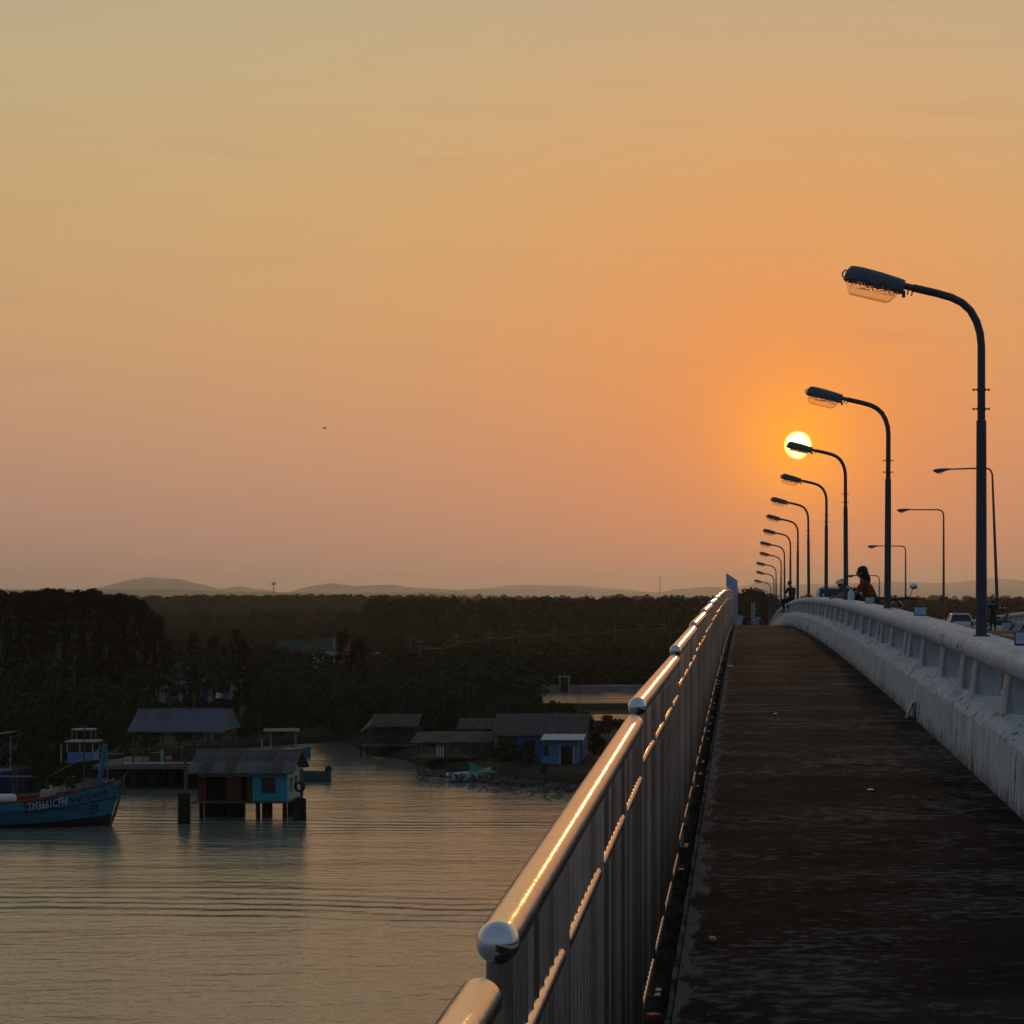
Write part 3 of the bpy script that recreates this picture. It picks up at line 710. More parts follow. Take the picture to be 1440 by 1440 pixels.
person('child in a white cap and dark shirt bending over the parapet', (2.52, Y, kz),
       dict(head=(-.27, 0, 1.36), neck=(-.14, 0, 1.25), chest=(0, 0, 1.15), pelvis=(.20, 0, .86), shL=(-.08, -.14, 1.22), shR=(-.08, .14, 1.22), elL=(-.22, -.17, pt + .07), elR=(-.24, .16, pt + .07),
            wrL=(-.40, -.08, pt + .05), wrR=(-.42, .08, pt + .05), hpL=(.2, -.08, .82), hpR=(.2, .08, .82), knL=(.2, -.09, .45), knR=(.2, .09, .45), anL=(.2, -.09, .07), anR=(.2, .09, .07), toL=(.05, -.1, .035), toR=(.05, .1, .035)),
       NAVY, GREYC, 'short', WHITEP, (-1, -.2, -.45))
Y = 93.; pz = zw(Y) + 1.052
person('man in dark clothes sitting on the parapet with legs over the walkway', (2.20, Y, pz),
       dict(head=(-.10, 0, .80), neck=(-.03, 0, .62), chest=(.02, 0, .42), pelvis=(.06, 0, .12), shL=(0, -.19, .56), shR=(0, .19, .56), elL=(-.10, -.30, .30), elR=(-.08, .28, .30),
            wrL=(-.24, -.20, .16), wrR=(-.24, .18, .16), hpL=(.0, -.09, .10), hpR=(.0, .09, .10), knL=(-.38, -.12, .06), knR=(-.36, .12, .07), anL=(-.30, -.14, -.38), anR=(-.26, .13, -.38), toL=(-.44, -.15, -.44), toR=(-.40, .14, -.44)),
       GREYC, NAVY, 'short', None, (-1, -.3, -.1), sc=1.06, rz=R(-48))
def standing():
    return dict(head=(0, .02, 1.56), neck=(0, 0, 1.40), chest=(0, 0, 1.22), pelvis=(0, 0, .93), shL=(-.19, 0, 1.36), shR=(.19, 0, 1.36), elL=(-.27, .02, 1.10), elR=(.27, .02, 1.10), wrL=(-.14, .16, .98), wrR=(.14, .16, .98),
                hpL=(-.09, 0, .9), hpR=(.09, 0, .9), knL=(-.10, .02, .48), knR=(.10, .02, .48), anL=(-.11, 0, .08), anR=(.11, 0, .08), toL=(-.12, .14, .035), toR=(.12, .14, .035))
Y = 110.; person('person in black standing on the road beside the far lamp', (gx(1396.5, Y), Y, zr(Y) - .04), standing(), NAVY, BLACK, 'short', None, (0, 1, 0))
def sitting():
    return dict(head=(0, .06, .76), neck=(0, .03, .6), chest=(0, .02, .42), pelvis=(0, 0, .13), shL=(-.18, .02, .55), shR=(.18, .02, .55), elL=(-.25, .14, .34), elR=(.25, .14, .34), wrL=(-.12, .34, .28), wrR=(.12, .34, .28),
                hpL=(-.09, .03, .12), hpR=(.09, .03, .12), knL=(-.2, .40, .22), knR=(.2, .40, .22), anL=(.05, .36, .06), anR=(-.05, .30, .06), toL=(.16, .36, .04), toR=(-.16, .30, .04))
Y = 119.; person('person in dark clothes sitting on the walkway beside the sign base', (gx(1048, Y), Y, zw(Y)), sitting(), NAVY, BLACK, 'short', None, (0, 1, 0))
Y = 121.; person('person in a pale blue shirt sitting on the walkway beyond the crest', (gx(1064.5, Y), Y, zw(Y)), sitting(), PALEBLUE, NAVY, 'short', None, (0, 1, 0))
# plastic bag on the parapet
t = thing('plastic_bag', 'white plastic bag standing on the parapet beside the woman', 'bag', (2.33, 44.1, zw(44.1) + 1.052))
rg = []
for z, r_ in ((0, .06), (.03, .072), (.10, .075), (.16, .062), (.20, .03), (.225, .022)):
    rg.append([(r_ * (1 + .15 * math.sin(3 * a + z * 20)) * math.cos(a), r_ * (1 + .12 * math.cos(4 * a + z * 9)) * math.sin(a), z) for a in [R(q) for q in range(0, 360, 24)]])
MB().loft(rg).build('bag_body', WHITEP, t, smooth=True)
for s in (-1, 1): MB().tube([(s * .02, 0, .21), (s * .05, 0, .27), (s * .09, .01, .30), (s * .10, .01, .26)], .012, 6).build('handle', WHITEP, t, smooth=True)

# ------------------------------------------------------------------ vehicles
def wheel(par_, x, y, r, w):
    MB().tube([(x - w / 2, y, r), (x + w / 2, y, r)], r, 20).build('wheel', BLACK, par_, smooth=True, bev=.02)
    MB().tube([(x - w / 2 - .01, y, r), (x + w / 2 + .01, y, r)], r * .6, 14).build('rim', STEELD, par_, smooth=True)
def car(name, label, cat, loc, rz, body, house, w, paint, pick=False):
    t = thing(name, label, cat, loc, rz); rg = []
    for y, zb, zt, hw in body:
        rg.append([(-hw * .9, y, zb), (hw * .9, y, zb), (hw, y, zb + .12), (hw, y, zt - .18), (hw * .95, y, zt - .04), (hw * .86, y, zt), (-hw * .86, y, zt), (-hw * .95, y, zt - .04), (-hw, y, zt - .18), (-hw, y, zb + .12)])
    MB().loft(rg).build('body', paint, t, smooth=True)
    (ya, yb, za, hwa), (yc, yd, zc_, hwc) = house      # belt rectangle, roof rectangle
    P = [(-hwa, ya, za), (hwa, ya, za), (hwa, yb, za), (-hwa, yb, za)]; Q = [(-hwc, yc, zc_), (hwc, yc, zc_), (hwc, yd, zc_), (-hwc, yd, zc_)]
    MB().loft([P, Q]).build('window_glass', CARGLASS, t)
    rr = [[(x * s, yc + (y - yc) * 1 + (0.03 if y == yd else -.03) * (s > .9), z) for x, y, _ in Q] for s, z in ((1.02, zc_ - .02), (1.03, zc_ + .015), (.92, zc_ + .06))]
    MB().loft(rr).build('roof', paint, t, smooth=True)
    for a, b in zip(P, Q): MB().cyl(a, b, .042, .036, 8).build('pillar', paint, t, smooth=True)
    ym = (yc + yd) / 2
    for s in (-1, 1): MB().cyl((s * hwa, (ya + yb) / 2, za), (s * hwc, ym, zc_), .03, n=6).build('door_pillar', paint, t)
    y0, y1 = body[0][0], body[-1][0]
    for s in (-1, 1):
        m_ = MB().box((s * (hwa + .16), yb - .25, za + .10), (.20, .10, .15)); m_.build('wing_mirror', paint, t, bev=.02)
        MB().boxb(s * w * .36 - .12, s * w * .36 + .12, y1 - .02, y1 + .03, .62, .78).build('headlight', WHITEP, t)
        MB().boxb(s * w * .40 - .08, s * w * .40 + .08, y0 - .03, y0 + .02, .65, .95).build('tail_light', REDL, t)
        for y in (y0 + .8, y1 - .8): wheel(t, s * (w / 2 - .08), y, .34, .22)
    MB().boxb(-.26, .26, y0 - .03, y0 - .005, .55, .67).build('number_plate', WHITEP, t)
    MB().boxb(-w * .44, w * .44, y0 - .10, y0 + .02, .32, .50).build('bumper', BLACK, t, bev=.02)
    MB().boxb(-w * .44, w * .44, y1 - .02, y1 + .10, .32, .50).build('bumper', BLACK, t, bev=.02)
    if pick:
        for s in (-1, 1): MB().boxb(s * w * .46 - .03, s * w * .46 + .03, y0 + .05, ya, .95, 1.06).build('bed_rail', paint, t)
    return t
Y = 86.
car('parked_pickup', 'white pickup with dark rear window parked beside the parapet at the crest', 'pickup', (3.86, Y, zr(Y) - .04), 0,
    [(-2.6, .5, .95, .80), (-2.5, .42, 1.02, .86), (-.6, .36, 1.04, .88), (.9, .36, 1.05, .88), (2.2, .36, 1.0, .86), (2.55, .42, .82, .78)], ((-.9, 1.15, 1.02, .80), (-.62, .45, 1.82, .66)), 1.76, WHITE, True)
Y = 137.
car('white_car', 'small white car with dark windows on the far side of the road', 'car', (14.45, Y, zr(Y) - .04), 0,
    [(-2.0, .45, .82, .72), (-1.9, .36, .92, .82), (0, .3, .93, .85), (1.2, .3, .9, .84), (1.95, .36, .68, .72)], ((-1.75, .95, .90, .76), (-1.35, .25, 1.40, .58)), 1.7, WHITE)

def motorbike(label, loc, rz, sides=(-1, 1)):
    t = thing('motorbike', label, 'motorbike', loc, rz)
    for y in (-.62, .62):
        MB().loft([[(.045 * math.cos(b), y + (.25 + .045 * math.sin(b)) * math.cos(a), .29 + (.25 + .045 * math.sin(b)) * math.sin(a)) for b in [R(q) for q in range(0, 360, 45)]] for a in [R(q) for q in range(0, 361, 15)]], True, False).build('wheel', BLACK, t, smooth=True)
        m_ = MB().tube([(-.05, y, .29), (.05, y, .29)], .05, 10)
        for k in range(8): m_.cyl((0, y, .29), (0, y + .24 * math.cos(R(45 * k)), .29 + .24 * math.sin(R(45 * k))), .006, n=5)
        m_.build('spokes', STEELD, t)
    rg = [[(w * math.cos(R(a)), y, zc_ + h * math.sin(R(a))) for a in range(0, 360, 36)] for y, zc_, w, h in ((-.78, .72, .06, .05), (-.55, .66, .13, .12), (-.1, .52, .13, .2), (.2, .46, .09, .16), (.42, .62, .14, .22), (.55, .80, .12, .14), (.60, .92, .05, .05))]
    MB().loft(rg).build('body', HOUSING, t, smooth=True)
    rg = [[(w * math.cos(R(a)), y, zc_ + .05 * math.sin(R(a))) for a in range(0, 360, 36)] for y, zc_, w in ((-.82, .84, .06), (-.7, .84, .12), (-.3, .79, .13), (.08, .75, .09), (.14, .76, .04))]
    MB().loft(rg).build('seat', BLACK, t, smooth=True)
    MB().tube([(0, .62, .29), (0, .46, .75), (0, .40, 1.0)], .03, 8).build('fork', STEELD, t, smooth=True)
    MB().tube([(-.36, .28, 1.04), (-.2, .38, 1.06), (0, .42, 1.02), (.2, .38, 1.06), (.36, .28, 1.04)], .02, 8).build('handlebar', BLACK, t, smooth=True)
    for s in sides:
        MB().cyl((s * .25, .33, 1.06), (s * .30, .30, 1.22), .008, n=6).build('mirror_stem', BLACK, t)
        MB().ball((s * .32, .29, 1.27), (.075, .02, .055), 14).build('mirror', CHROME, t, smooth=True)
        MB().cyl((s * .36, .28, 1.04), (s * .40, .22, 1.03), .024, n=8).build('grip', BLACK, t)
    MB().ball((0, .58, .93), (.10, .08, .09), 12).build('headlight', CARGLASS, t, smooth=True)
    MB().cyl((.14, -.75, .36), (.12, 0, .32), .05, .03, 10).build('exhaust', STEELD, t)
    MB().cyl((-.12, 0, .28), (-.22, -.05, .0), .012, n=6).build('kick_stand', STEELD, t)
    return t
motorbike('dark motorbike with round mirror parked behind the parapet near the second lamp', (2.70, 36.4, zr(36) + .33), R(-8), (1,))
motorbike('black motorbike at the feet of the standing person', (gx(1404.5, 112), 112.5, zr(112) - .04), R(-75))
t = thing('striped_barrier', 'low white barrier with black diagonal stripes on the far road edge', 'barrier', (14.6, 108, zr(108) - .04))
MB().boxb(-.9, 1.1, -.15, .15, 0, .42).build('block', PAINT, t, bev=.02)
for x in (-.5, 0.1, .7): MB().prism([(x - .1, .02), (x + .02, .02), (x + .3, .41), (x + .18, .41)], lambda p: (p[0], -.156, p[1]), lambda p: (p[0], -.151, p[1])).build('stripe', BLACK, t)

# ------------------------------------------------------------------ litter on the walkway
def litter(name, label, x, y, d, m, rz):
    p = onwalk(x, y); b = MB().box((0, 0, d[2] / 2), d); o = b.build(name, m, None, bev=min(d) * .2); o.location = p + Vector((0, 0, .001)); o.rotation_euler = (0, 0, rz); tag(o, label, 'litter')
YEL = mat('faded_yellow_card', (.45, .36, .10), .8, 0, .2, 20)
litter('crushed_packet', 'small yellowish packet lying near the railing', 1002, 1323, (.032, .05, .018), YEL, .2)
litter('paper_scrap', 'white paper scrap on the walkway joint at centre', 1224, 1111, (.045, .05, .006), WHITEP, .4)
litter('bottle_cap', 'white bottle cap lying halfway along the walkway', 1090, 1005, (.035, .04, .015), WHITEP, .0)
litter('plastic_wrapper', 'pale crumpled wrapper by the railing foot far along', 1027, 938, (.07, .12, .02), WHITEP, .5)
litter('brick_shard', 'reddish brick shard in the gutter at the bottom edge', 918, 1433, (.05, .05, .02), BOATR, .7)

# ------------------------------------------------------------------ river houses
RUST = mat('stained_roof_sheet', (.095, .072, .06), .9, 0, .5, 1.5, .3, 9)
AGED = mat('mossy_roof_sheet', (.105, .105, .10), .9, 0, .5, 1.5, .3, 9)
BLUED = mat('faded_blue_roof_sheet', (.10, .11, .135), .8, 0, .35, 1.2, .2, 6)
def corrugated(L_, W_, n, amp=.042):    # a sheet L_ long (x) and W_ down the slope (-y), sampled
    m_ = MB(); k = n * 4 + 1
    for j in (0, 1):
        for i in range(k): m_.v.append((L_ * i / (k - 1), -W_ * j, amp * math.sin(2 * math.pi * i / 4)))
    for i in range(k - 1): m_.f.append((i, i + 1, k + i + 1, k + i))
    return m_
def sheet_roof(par_, x0, x1, yr, zr_, ye, ze, m, cols, rows, waves, name='roof', sag=.02):
    """one slope from ridge (yr,zr_) to eave (ye,ze) laid in separate sheets"""
    run = ye - yr; drop = ze - zr_; ln = math.hypot(run, drop); sw = (x1 - x0) / cols; sl = ln / rows
    base_ = MB().loft([[(x0 + .05, yr, zr_ - .07), (x1 - .05, yr, zr_ - .07), (x1 - .05, yr, zr_ - .03), (x0 + .05, yr, zr_ - .03)], [(x0 + .05, ye, ze - .07), (x1 - .05, ye, ze - .07), (x1 - .05, ye, ze - .03), (x0 + .05, ye, ze - .03)]]).build(name, WOOD, par_)
    mes = []
    for k in (m, m, RUST if m in (FIBRO, FIBROD) else m, AGED if m is FIBRO else (RUST if m is FIBROD else (BLUED if m is BLUEROOF else m))):
        me = corrugated(sw * 1.04, sl * 1.06, waves).mesh('roof_sheet'); me.materials.append(k); mes.append(me)
    ang = math.atan2(-drop, abs(run))
    for c in range(cols):
        for r_ in range(rows):
            o = link('roof_sheet', random.choice(mes), base_); f = r_ / rows
            o.location = (x0 + c * sw, yr + run * f, zr_ + drop * f + .03 + .012 * (rows - r_) + random.uniform(0, sag))
            o.rotation_euler = (ang if run < 0 else -ang, 0, 0) if run < 0 else (math.pi - ang if False else -ang, 0, 0)
            if run > 0: o.scale = (1, -1, 1)
    return base_
def piles(par_, xs, ys, z0, z1, r, m=DARKW):
    for x in xs:
        for y in ys: MB().cyl((x, y, z0), (x + random.uniform(-.03, .03), y, z1), r, r * .9, 8).build('pile', m, par_)
def planks(par_, x0, x1, y0, y1, z, n, m=WOOD, th=.05, name='deck_plank', along='x'):
    w = ((y1 - y0) if along == 'x' else (x1 - x0)) / n
    for i in range(n):
        dz = random.uniform(-.01, .01)
        if along == 'x': MB().boxb(x0, x1, y0 + i * w + .008, y0 + (i + 1) * w - .008, z - th + dz, z + dz).build(name, m, par_)
        else: MB().boxb(x0 + i * w + .008, x0 + (i + 1) * w - .008, y0, y1, z - th + dz, z + dz).build(name, m, par_)
def wboards(par_, x0, x1, y, z0, z1, n, m, th=.04, name='wall_board'):
    w = (x1 - x0) / n
    for i in range(n):
        j = random.uniform(0, .012); MB().boxb(x0 + i * w + .006, x0 + (i + 1) * w - .006, y - j, y + th, z0, z1).build(name, m, par_)

# 1. turquoise house on stilts in the river
X0, Y0 = -37.0, 139.0
t = thing('stilt_house', 'turquoise stilt house with brown doors standing in the river', 'house', (X0, Y0, 0))
piles(t, (.25, 2.2, 4.1, 5.9), (.1, 1.95, 3.7), -.9, 1.06, .17)
for a, b in ((.0, 2.75), (3.95, 4.5), (5.7, 6.15)): wboards(t, a, b, 1.75, -.4, 1.0, max(2, int((b - a) / .3)), DARKW, name='underfloor_shade_board')  # added dark boards, stand in for the shade under the floor
for y in (.1, 2., 3.7): MB().boxb(-.3, 6.3, y - .07, y + .07, 1.0, 1.12).build('floor_beam', WOOD, t)
planks(t, -.35, 6.25, -.75, 4.0, 1.17, 12)
wt = 3.12
MB().boxb(3.75, 6.1, 0, .06, 1.18, wt).build('wall', TURQ, t); fr = MB()
f_ = MB(); wx0, wx1, wz0, wz1 = 4.42, 5.22, 1.78, 2.68
for a in ((wx0 - .07, wx1 + .07, wz1, wz1 + .07), (wx0 - .07, wx1 + .07, wz0 - .07, wz0), (wx0 - .07, wx0, wz0, wz1), (wx1, wx1 + .07, wz0, wz1)): f_.boxb(a[0], a[1], -.05, -.002, a[2], a[3])
wn = f_.build('window', BROWN, t); MB().boxb(wx0, wx1, -.02, -.003, wz0, wz1).build('pane', WINGLASS, wn)
MB().boxb((wx0 + wx1) / 2 - .02, (wx0 + wx1) / 2 + .02, -.045, -.021, wz0, wz1).build('mullion', BROWN, wn)
MB().boxb(6.04, 6.1, .06, 3.8, 1.18, wt + .1).build('wall', PALET, t)
for ya in (.7, 2.2):
    s_ = MB().boxb(6.105, 6.14, ya, ya + .6, 1.75, 2.65).build('window', WINGLASS, t); MB().boxb(6.105, 6.16, ya - .06, ya, 1.7, 2.7).build('frame', PALET, s_); MB().boxb(6.105, 6.16, ya + .6, ya + .66, 1.7, 2.7).build('frame', PALET, s_)
wboards(t, .02, .55, .02, 1.18, wt - .3, 3, BROWN); wboards(t, 1.95, 2.95, .02, 1.18, wt - .3, 6, BROWN); wboards(t, 3.35, 3.74, .02, 1.18, wt - .3, 2, BROWN)
MB().boxb(0, 3.74, 0, .06, wt - .3, wt).build('lintel', TURQ, t)
MB().boxb(0, .06, .06, 3.8, 1.18, wt).build('wall', BROWN, t); MB().boxb(.06, 6.04, 3.72, 3.78, 1.18, wt).build('wall', BROWN, t)
MB().boxb(.3, 3.7, 1.3, 1.34, 1.18, wt - .1).build('inner_wall', mat('dark_interior', (.02, .014, .012), .9), t)
for i, y in enumerate((1.93,)):
    sheet_roof(t, -.55, 6.65, y, 4.40, -.62, 3.10, FIBRO, 9, 2, 3)
    sheet_roof(t, -.55, 6.65, y, 4.40, 4.4, 3.14, FIBRO, 9, 2, 3)
MB().tube([(-.6, 1.93, 4.45), (6.7, 1.93, 4.45)], .09, 8).build('ridge_cap', FIBRO, t)
MB().prism([(.05, 3.15), (3.75, 3.15), (1.93, 4.3)], lambda p: (6.04, p[0], p[1]), lambda p: (6.08, p[0], p[1])).build('gable', PALET, t)
MB().prism([(.05, 3.15), (3.75, 3.15), (1.93, 4.3)], lambda p: (.02, p[0], p[1]), lambda p: (.06, p[0], p[1])).build('gable', BROWN, t)
t.location = (X0, Y0, 0)
MB().cyl((.9, -.5, 1.18), (.9, -.5, 1.42), .11, .09, 10)
def mooring(label, x, yb, r, hh, tyre):
    q = thing('mooring_post', label, 'post', (*gp(x, yb)[:2], 0), 0, 'mooring posts beside the stilt house')
    m_ = MB()
    for k in range(6): a = R(60 * k); m_.cyl((r * .55 * math.cos(a), r * .55 * math.sin(a), -.9), (r * .5 * math.cos(a), r * .5 * math.sin(a), hh - random.uniform(0, .15)), r * .5, r * .45, 8)
    m_.build('pile_cluster', DARKW, q); MB().cyl((.1, 0, hh - .4), (.1, 0, hh + 2.0 * (1 if tyre else 1.1)), .12, .10, 8).build('post', WOOD, q)
    if tyre:
        MB().loft([[((.30 + .09 * math.cos(R(b))) * math.cos(R(a)), -.16 + .08 * math.sin(R(b)), hh + .75 + (.30 + .09 * math.cos(R(b))) * math.sin(R(a))) for b in range(0, 360, 45)] for a in range(0, 361, 20)], True, False).build('tyre', BLACK, q, smooth=True)
mooring('black clustered mooring post at the left end of the stilt house', 259, 1158, .42, 2.1, False)
mooring('mooring post with a hanging tyre at the right end of the stilt house', 422, 1153, .42, 1.5, True)

# 2. open shed on the pier
Ys = 161.; xl = gx(183, Ys)
t = thing('pier_shed', 'open sided shed with blue grey sheet roof on the pier', 'shed', (xl, Ys, 0))
Wd = gx(309, Ys) - xl
piles(t, [Wd * i / 3 for i in range(4)], (.8, 5.4), 1.6, 4.42, .09, WOOD)
sheet_roof(t, -.3, Wd + .3, 3.1, 5.95, .2, 4.40, BLUEROOF, 8, 2, 4); sheet_roof(t, -.3, Wd + .3, 3.1, 5.95, 6.0, 4.40, BLUEROOF, 8, 2, 4)
MB().tube([(-.35, 3.1, 6.03), (Wd + .35, 3.1, 6.03)], .08, 8).build('ridge_cap', BLUEROOF, t)
MB().prism([(.4, 4.45), (5.8, 4.45), (3.1, 5.86)], lambda p: (Wd + .20, p[0], p[1]), lambda p: (Wd + .24, p[0], p[1])).build('gable', TEAL, t)
for k in range(5): MB().boxb(.5 + k * 1.4, 1.5 + k * 1.4, 3.5 + (k % 2) * 1.5, 4.5 + (k % 2) * 1.5, 1.88, 2.5 + .3 * (k % 3)).build('workbench', WOOD, t)
t2 = thing('timber_pier', 'long timber pier with pale railings below the shed', 'pier', (gx(140, Ys), Ys - .5, 0))
Lp = gx(345, Ys) - gx(140, Ys)
piles(t2, [Lp * i / 8 for i in range(9)], (0, 3., 7.), -.9, 1.7, .16)
planks(t2, -.3, Lp + .3, -.2, 8.6, 1.86, 14)
wboards(t2, .2, Lp, 4.6, -.5, 1.6, 22, DARKW, name='pier_shade_board')  # added dark backing so the space behind the piles reads as shade
MB().boxb(-.3, Lp + .3, -.28, -.21, 1.55, 1.86).build('fascia_board', FIBRO, t2)
for i in range(7):
    x = 2.0 + (Lp - 2.2) * i / 6; big = i in (2, 4)
    MB().boxb(x - (.09 if big else .04), x + (.09 if big else .04), -.16, -.04, 1.87, 3.12).build('rail_post', PALET if big else WOOD, t2)
for z in (3.05, 2.0): MB().boxb(2.0, Lp, -.20, -.165, z, z + .09).build('handrail', GREYW if z < 2.5 else WOOD, t2)
for z in (2.75, 2.25): MB().boxb(.2, 2.0, -.2, -.165, z, z + .05).build('handrail', FADED, t2)

# 3. fishing boat with its name on the bow
XB, YB = gx(154, 132.), 134.6; LB = 15.
boat = thing('fishing_boat', 'blue wooden fishing boat lettered TM3661CFH with red inside bulwark', 'boat', (XB, YB, 0))
def sheer(s): return 1.62 + 1.45 * max(0, 1 - s / .62) ** 2.1 + .25 * max(0, (s - .7) / .3) ** 2     # s 0 bow, 1 stern
def beam(s): return 2.2 * (1 - max(0, 1 - s / .5) ** 2.2) * (1 - .18 * max(0, (s - .6) / .4) ** 2) + .06
def hullp(s, v, side=-1, off=0.):   # v 0 keel ... 1 gunwale
    z = -.75 + (sheer(s) + .75) * v; b = beam(s) * (.12 + .88 * min(1, (v / .8)) ** .55 * (1 - .0) ) * (.86 + .14 * v)
    rake = 1.05 * (1 - v) * max(0, 1 - s / .35)
    return Vector((-LB * s - rake, side * (b + off), z))
SS = [0, .015, .035, .06, .09, .13, .18, .24, .3, .38, .46, .55, .65, .75, .87, 1.]
def strip(v0, v1, nv, off, m, name, both=True, s0=0, s1=1):
    m_ = MB()
    for side in ((-1, 1) if both else (-1,)):
        ss = [s for s in SS if s0 <= s <= s1]; k = len(m_.v)
        for s in ss:
            for i in range(nv + 1): m_.v.append(tuple(hullp(s, v0 + (v1 - v0) * i / nv, side, off)))
        for a in range(len(ss) - 1):
            for i in range(nv): q = k + a * (nv + 1) + i; m_.f.append((q, q + 1, q + nv + 2, q + nv + 1))
    return m_.build(name, m, boat, smooth=True)
strip(0, .40, 5, 0, BOATK, 'hull_bottom'); strip(.40, 1, 8, 0, BOATB, 'hull'); strip(.72, 1, 3, -.10, BOATR, 'bulwark')
m_ = MB(); m_.loft([[tuple(hullp(1, v / 6, -1)) for v in range(7)], [tuple(hullp(1, v / 6, 1)) for v in range(7)]], False); m_.build('transom', BOATB, boat)
for sd2 in (-1, 1):
    MB().tube([hullp(s, 1, sd2, -.05) for s in SS], .085, 6).build('gunwale', BOATR, boat, smooth=True)
    MB().tube([hullp(s, .70, sd2, .03) for s in SS], .055, 6).build('rubbing_strake', BOATD, boat, smooth=True)
m_ = MB()
for s in SS: m_.v += [tuple(hullp(s, .74, -1, -.1)), tuple(hullp(s, .74, 1, -.1))]
for i in range(len(SS) - 1): m_.f.append((2 * i, 2 * i + 1, 2 * i + 3, 2 * i + 2))
m_.build('deck', WOOD, boat)
MB().tube([(-1.1, 0, -.8), (-.45, 0, .8), (.05, 0, 2.6), (.18, 0, 3.25), (.42, 0, 3.52)], [.10, .10, .09, .07, .05], 8).build('stem_post', WOOD, boat, smooth=True)
def hull_text(txt, s_a, s_b, v0, v1, m, name, off):
    cu = bpy.data.curves.new(name, 'FONT'); cu.body = txt; cu.size = 1; cu.resolution_u = 3
    o = bpy.data.objects.new(name, cu); C.objects.link(o)
    dg = bpy.context.evaluated_depsgraph_get(); me = bpy.data.meshes.new_from_object(o.evaluated_get(dg)); bpy.data.objects.remove(o)
    xs = [v.co.x for v in me.vertices]; ys = [v.co.y for v in me.vertices]; xa, xb, ya, yb = min(xs), max(xs), min(ys), max(ys)
    bm = bmesh.new(); bm.from_mesh(me); bmesh.ops.triangulate(bm, faces=bm.faces)
    for v in bm.verts:
        a = (v.co.x - xa) / (xb - xa); b = (v.co.y - ya) / (yb - ya); v.co = hullp(s_a + (s_b - s_a) * a, v0 + (v1 - v0) * b, -1, off)
    bm.to_mesh(me); bm.free(); me.materials.clear(); me.materials.append(m)
    return link(name, me, boat)
def hs(px_): return (163 - px_) / 2880 * 132 / LB
strip(.715, .965, 2, .012, BOATD, 'name_panel', False, .24, .38)
hull_text('TM3661CFH', hs(44), hs(97), .745, .935, GREYW, 'registration', .05)
hull_text('B', hs(131), hs(142), .47, .64, BOATD, 'bow_mark', .05); hull_text('w', hs(121), hs(127), .46, .53, BOATD, 'bow_mark', .05)
m_ = MB()
for i in range(24):
    for q in (0, 1):
        s = hs(100) + (hs(150) - hs(100)) * i / 23; v = .80 + .05 * math.sin(i * 1.9) + q * (.05 + .03 * math.sin(i * 1.3))
        m_.v.append(tuple(hullp(s, v, -1, .03)))
for i in range(23): m_.f.append((2 * i, 2 * i + 1, 2 * i + 3, 2 * i + 2))
m_.build('painted_scroll', BOATD, boat)
# bow post, stays and gear
bp0 = Vector((-1.55, 0, 2.0)); bp1 = Vector((-1.05, 0, 5.55))
MB().boxb(-1.62, -1.28, -.12, .12, 2., 3.2).build('bow_bitt', BOATB, boat, bev=.02)
MB().tube([(-1.45, 0, 2.9), (-1.1, 0, 5.35)], [.17, .14], 6).build('bow_post', BOATB, boat)
MB().ball((-1.08, 0, 5.5), .12, 8).build('post_cap', BOATK, boat)
MB().tube([(-.75, -.5, 2.5), (-.98, 0, 5.35)], .045, 6).build('post_brace', BOATB, boat); MB().tube([(-2.5, 0, 2.1), (-2.45, 0, 6.4)], .045, 6).build('mast_rod', WOOD, boat)
MB().tube([(-1.1, 0, 5.2), (-4.9, .3, 3.2)], .02, 5).build('stay_rope', ROPE, boat)
m_ = MB()
for k in range(26): a = random.uniform(0, 6.28); c = Vector((-.6 + random.uniform(-.55, .5), random.uniform(-.45, .3), 2.72 + random.uniform(-.1, .28))); m_.tube([c + Vector((.2 * math.cos(a), .2 * math.sin(a), .05)), c + Vector((0, 0, .14)), c - Vector((.2 * math.cos(a), .2 * math.sin(a), 0))], .03, 5)
m_.build('rope_heap', ROPEP, boat)
def ondeck(name, label, cat, o): o.location = Vector(boat.location) + Vector(o.location); return tag(o, label, cat)
q = thing('white_barrel', 'white plastic barrel lying on the fishing boat deck at left', 'barrel', (XB - 7.0, YB - 1.2, 1.55))
MB().tube([(-.75, 0, .32), (-.7, 0, .32), (-.2, 0, .32), (.25, 0, .32), (.38, 0, .32), (.42, 0, .32)], [.28, .32, .33, .33, .31, .26], 16).build('drum', WHITEP, q, smooth=True)
q = thing('jerrycan', 'large pale plastic container upright on the fishing boat with a pipe', 'container', (XB - 4.45, YB - 1.25, 1.55))
MB().boxb(-.45, .45, -.3, .3, 0, .95).build('tank', mat('pale_beige_plastic', (.40, .36, .34), .6, 0, .1, 4), q, bev=.10, smooth=True); MB().cyl((-.05, 0, .9), (-.07, 0, 1.42), .13, n=10).build('pipe', BOATD, q)

